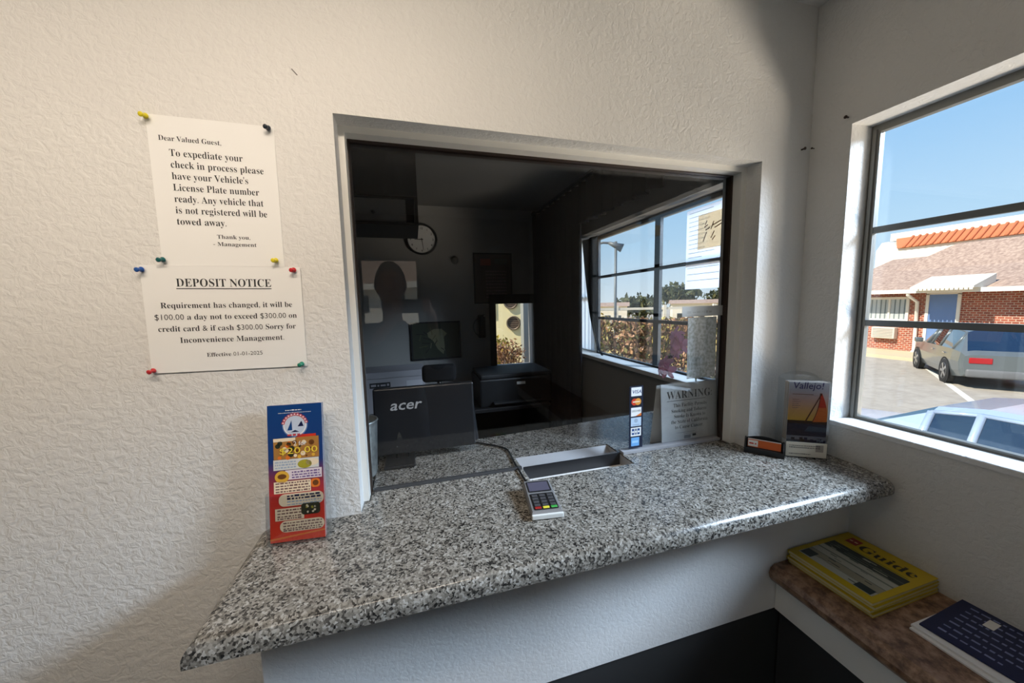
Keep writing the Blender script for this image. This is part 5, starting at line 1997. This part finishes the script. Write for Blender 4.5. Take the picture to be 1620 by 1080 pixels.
def skin_mesh(chains, sub=2):
    """chains: lists of (co, radius); the first point of a later chain joins the nearest earlier vertex"""
    me = bpy.data.meshes.new('k')
    vs, rs, es = [], [], []
    for ch in chains:
        prev = None
        for i, (co, r) in enumerate(ch):
            hit = None
            for j, v in enumerate(vs):
                if (Vector(v) - Vector(co)).length < 1e-4:
                    hit = j
            if hit is None:
                vs.append(co)
                rs.append(r)
                hit = len(vs) - 1
            if prev is not None:
                es.append((prev, hit))
            prev = hit
    me.from_pydata(vs, es, [])
    o = bpy.data.objects.new('k', me)
    COL.objects.link(o)
    md = o.modifiers.new('skin', 'SKIN')
    for j, r in enumerate(rs):
        rr = r if isinstance(r, tuple) else (r, r)
        me.skin_vertices[0].data[j].radius = rr
    me.skin_vertices[0].data[0].use_root = True
    sb = o.modifiers.new('sub', 'SUBSURF')
    sb.levels = sub
    sb.render_levels = sub
    dg = bpy.context.evaluated_depsgraph_get()
    ev = o.evaluated_get(dg)
    m2 = ev.to_mesh()
    data = ([v.co.copy() for v in m2.vertices], [list(p.vertices) for p in m2.polygons])
    ev.to_mesh_clear()
    bpy.data.objects.remove(o)
    bpy.data.meshes.remove(me)
    return data


# local frame: person faces +y, floor at zero; phone is held in front of the face
PHX, PHY, PHZ = 0.113, 0.215, 1.563         # phone centre in this frame
pelvis = (0, 0, 0.96)
chest = (0, -0.01, 1.30)
neck0 = (0, 0.0, 1.47)
neck1 = (0, 0.015, 1.56)
head0 = (0, 0.02, 1.60)
def arm(s):
    hx = PHX + s * 0.088
    return [(chest), (s * 0.165, -0.01, 1.425), (s * 0.255, 0.04, 1.20), (hx + s * 0.015, PHY - 0.085, PHZ - 0.075), (hx + s * 0.004, PHY - 0.030, PHZ - 0.015)]


def leg(s):
    return [pelvis, (s * 0.095, 0, 0.90), (s * 0.115, 0.02, 0.50), (s * 0.125, -0.015, 0.09), (s * 0.14, 0.12, 0.04)]


chains = [[(pelvis, (0.165, 0.115)), ((0, 0, 1.10), (0.145, 0.105)), (chest, (0.165, 0.115)), ((0, 0, 1.42), (0.12, 0.08)), (neck0, 0.060), (neck1, 0.054), (head0, 0.06)]]
for s in (-1, 1):
    chains.append(list(zip(arm(s), [(0.165, 0.115), 0.058, 0.044, 0.029, 0.026])))
    chains.append(list(zip(leg(s), [(0.165, 0.115), 0.092, 0.060, 0.042, 0.036])))
vs, fs = skin_mesh(chains)
raw = MB()
raw.add(vs, fs, SKIN)
# head with face, ears
raw.ball((0, 0.035, 1.690), (0.076, 0.098, 0.118), SKIN, None, 4)
raw.ball((0, 0.055, 1.625), (0.056, 0.072, 0.060), SKIN, None, 3)
raw.tube([(0, 0.125, 1.705), (0, 0.140, 1.680), (0, 0.150, 1.660), (0, 0.128, 1.652)], [0.008, 0.012, 0.016, 0.012], SKIN, None, 10)
raw.tube([(-0.024, 0.118, 1.628), (0, 0.127, 1.630), (0.024, 0.118, 1.628)], [0.004, 0.008, 0.004], SKIN, None, 8)
raw.tube([(-0.045, 0.108, 1.722), (-0.02, 0.126, 1.726), (0.02, 0.126, 1.726), (0.045, 0.108, 1.722)], [0.006, 0.009, 0.009, 0.006], SKIN, None, 8)
for s in (-1, 1):
    raw.ball((s * 0.078, 0.02, 1.685), (0.012, 0.022, 0.034), SKIN, None, 2)
    # hand: palm behind the phone edge, four fingers over the back, thumb along the front
    px_, pz = PHX + s * 0.083, PHZ
    raw.ball((px_ + s * 0.004, PHY - 0.018, pz - 0.012), (0.016, 0.034, 0.045), SKIN, None, 3)
    for q, (dz, ln) in enumerate(((0.030, 0.052), (0.010, 0.060), (-0.010, 0.056), (-0.030, 0.044))):
        raw.tube([(px_ + s * 0.006, PHY - 0.004, pz + dz - 0.006), (px_ + s * 0.004, PHY + 0.014, pz + dz), (px_ - s * 0.014, PHY + 0.0155, pz + dz + 0.002), (px_ - s * ln * 0.62, PHY + 0.0140, pz + dz + 0.003)], [0.010, 0.0095, 0.009, 0.007], SKIN, None, 10)
    raw.tube([(px_ + s * 0.006, PHY - 0.028, pz - 0.035), (px_ - s * 0.004, PHY - 0.022, pz - 0.008), (px_ - s * 0.020, PHY - 0.0145, pz + 0.014)], [0.012, 0.0105, 0.008], SKIN, None, 10)
body = raw.build('body', per)
rm = body.modifiers.new('remesh', 'REMESH')
rm.mode = 'VOXEL'
rm.voxel_size = 0.006
rm.use_smooth_shade = True
dg = bpy.context.evaluated_depsgraph_get()
me2 = bpy.data.meshes.new_from_object(body.evaluated_get(dg))
body.modifiers.clear()
old = body.data
body.data = me2
bpy.data.meshes.remove(old)
if not body.data.materials:
    body.data.materials.append(SKIN)
for p in body.data.polygons:
    p.use_smooth = True
for s in (-1, 1):
    b = MB()
    b.ball((s * 0.030, 0.116, 1.700), (0.012, 0.010, 0.008), mat('eye_white', (0.7, 0.7, 0.7), 0.2))
    b.ball((s * 0.030, 0.123, 1.700), 0.0048, BLACK)
    b.build('eye', per)
b = MB()
n = 20


def hair_fn(u, v):
    a = 2 * PI * u
    front = max(0.0, math.sin(a))
    lo = -0.45 + 1.05 * front ** 0.6
    el = lo + (PI / 2 - lo) * v
    k = 1.10 + 0.015 * math.sin(a * 9 + v * 5)
    return (0.076 * k * math.cos(a) * math.cos(el), 0.030 + 0.098 * k * math.sin(a) * math.cos(el), 1.692 + 0.118 * 1.07 * math.sin(el))


b.grid(hair_fn, 32, 12, HAIR)
b.build('hair', per)


def garment(name, keep, grow, mt):
    src = body.data
    nrm = [v.normal.copy() for v in src.vertices]
    used, vs_, fs_ = {}, [], []
    for p in src.polygons:
        if not all(keep(src.vertices[k].co) for k in p.vertices):
            continue
        row = []
        for k in p.vertices:
            if k not in used:
                used[k] = len(vs_)
                vs_.append(src.vertices[k].co + nrm[k] * grow)
            row.append(used[k])
        fs_.append(row)
    g = MB()
    g.add(vs_, fs_, mt, None, True)
    g.build(name, per)


garment('shirt', lambda c: 0.90 < c.z < 1.475 and c.y < 0.125, 0.013, SHIRT)
garment('trousers', lambda c: 0.075 < c.z < 0.97 and c.y < 0.10, 0.008, TROUS)
for s in (-1, 1):
    b = MB()
    b.ball((s * 0.138, 0.045, 0.052), (0.052, 0.135, 0.050), BLACK, None, 3)
    b.build('shoe', per)

phn = thing('smartphone', 'dark smartphone held up by the person, reflected in the glass', 'phone', (PX + PHX, PY + PHY, FZ + PHZ))
b = MB()
b.box(-0.076, 0.076, -0.004, 0.004, -0.037, 0.037, BLACK, None, 0.003)
b.build('body', phn)
b = MB()
b.rect(-0.072, 0.072, -0.033, 0.033, mat('phone_screen', (0.02, 0.02, 0.022), 0.1), T(0, -0.0043, 0) @ RX(PI / 2))
b.build('screen', phn)
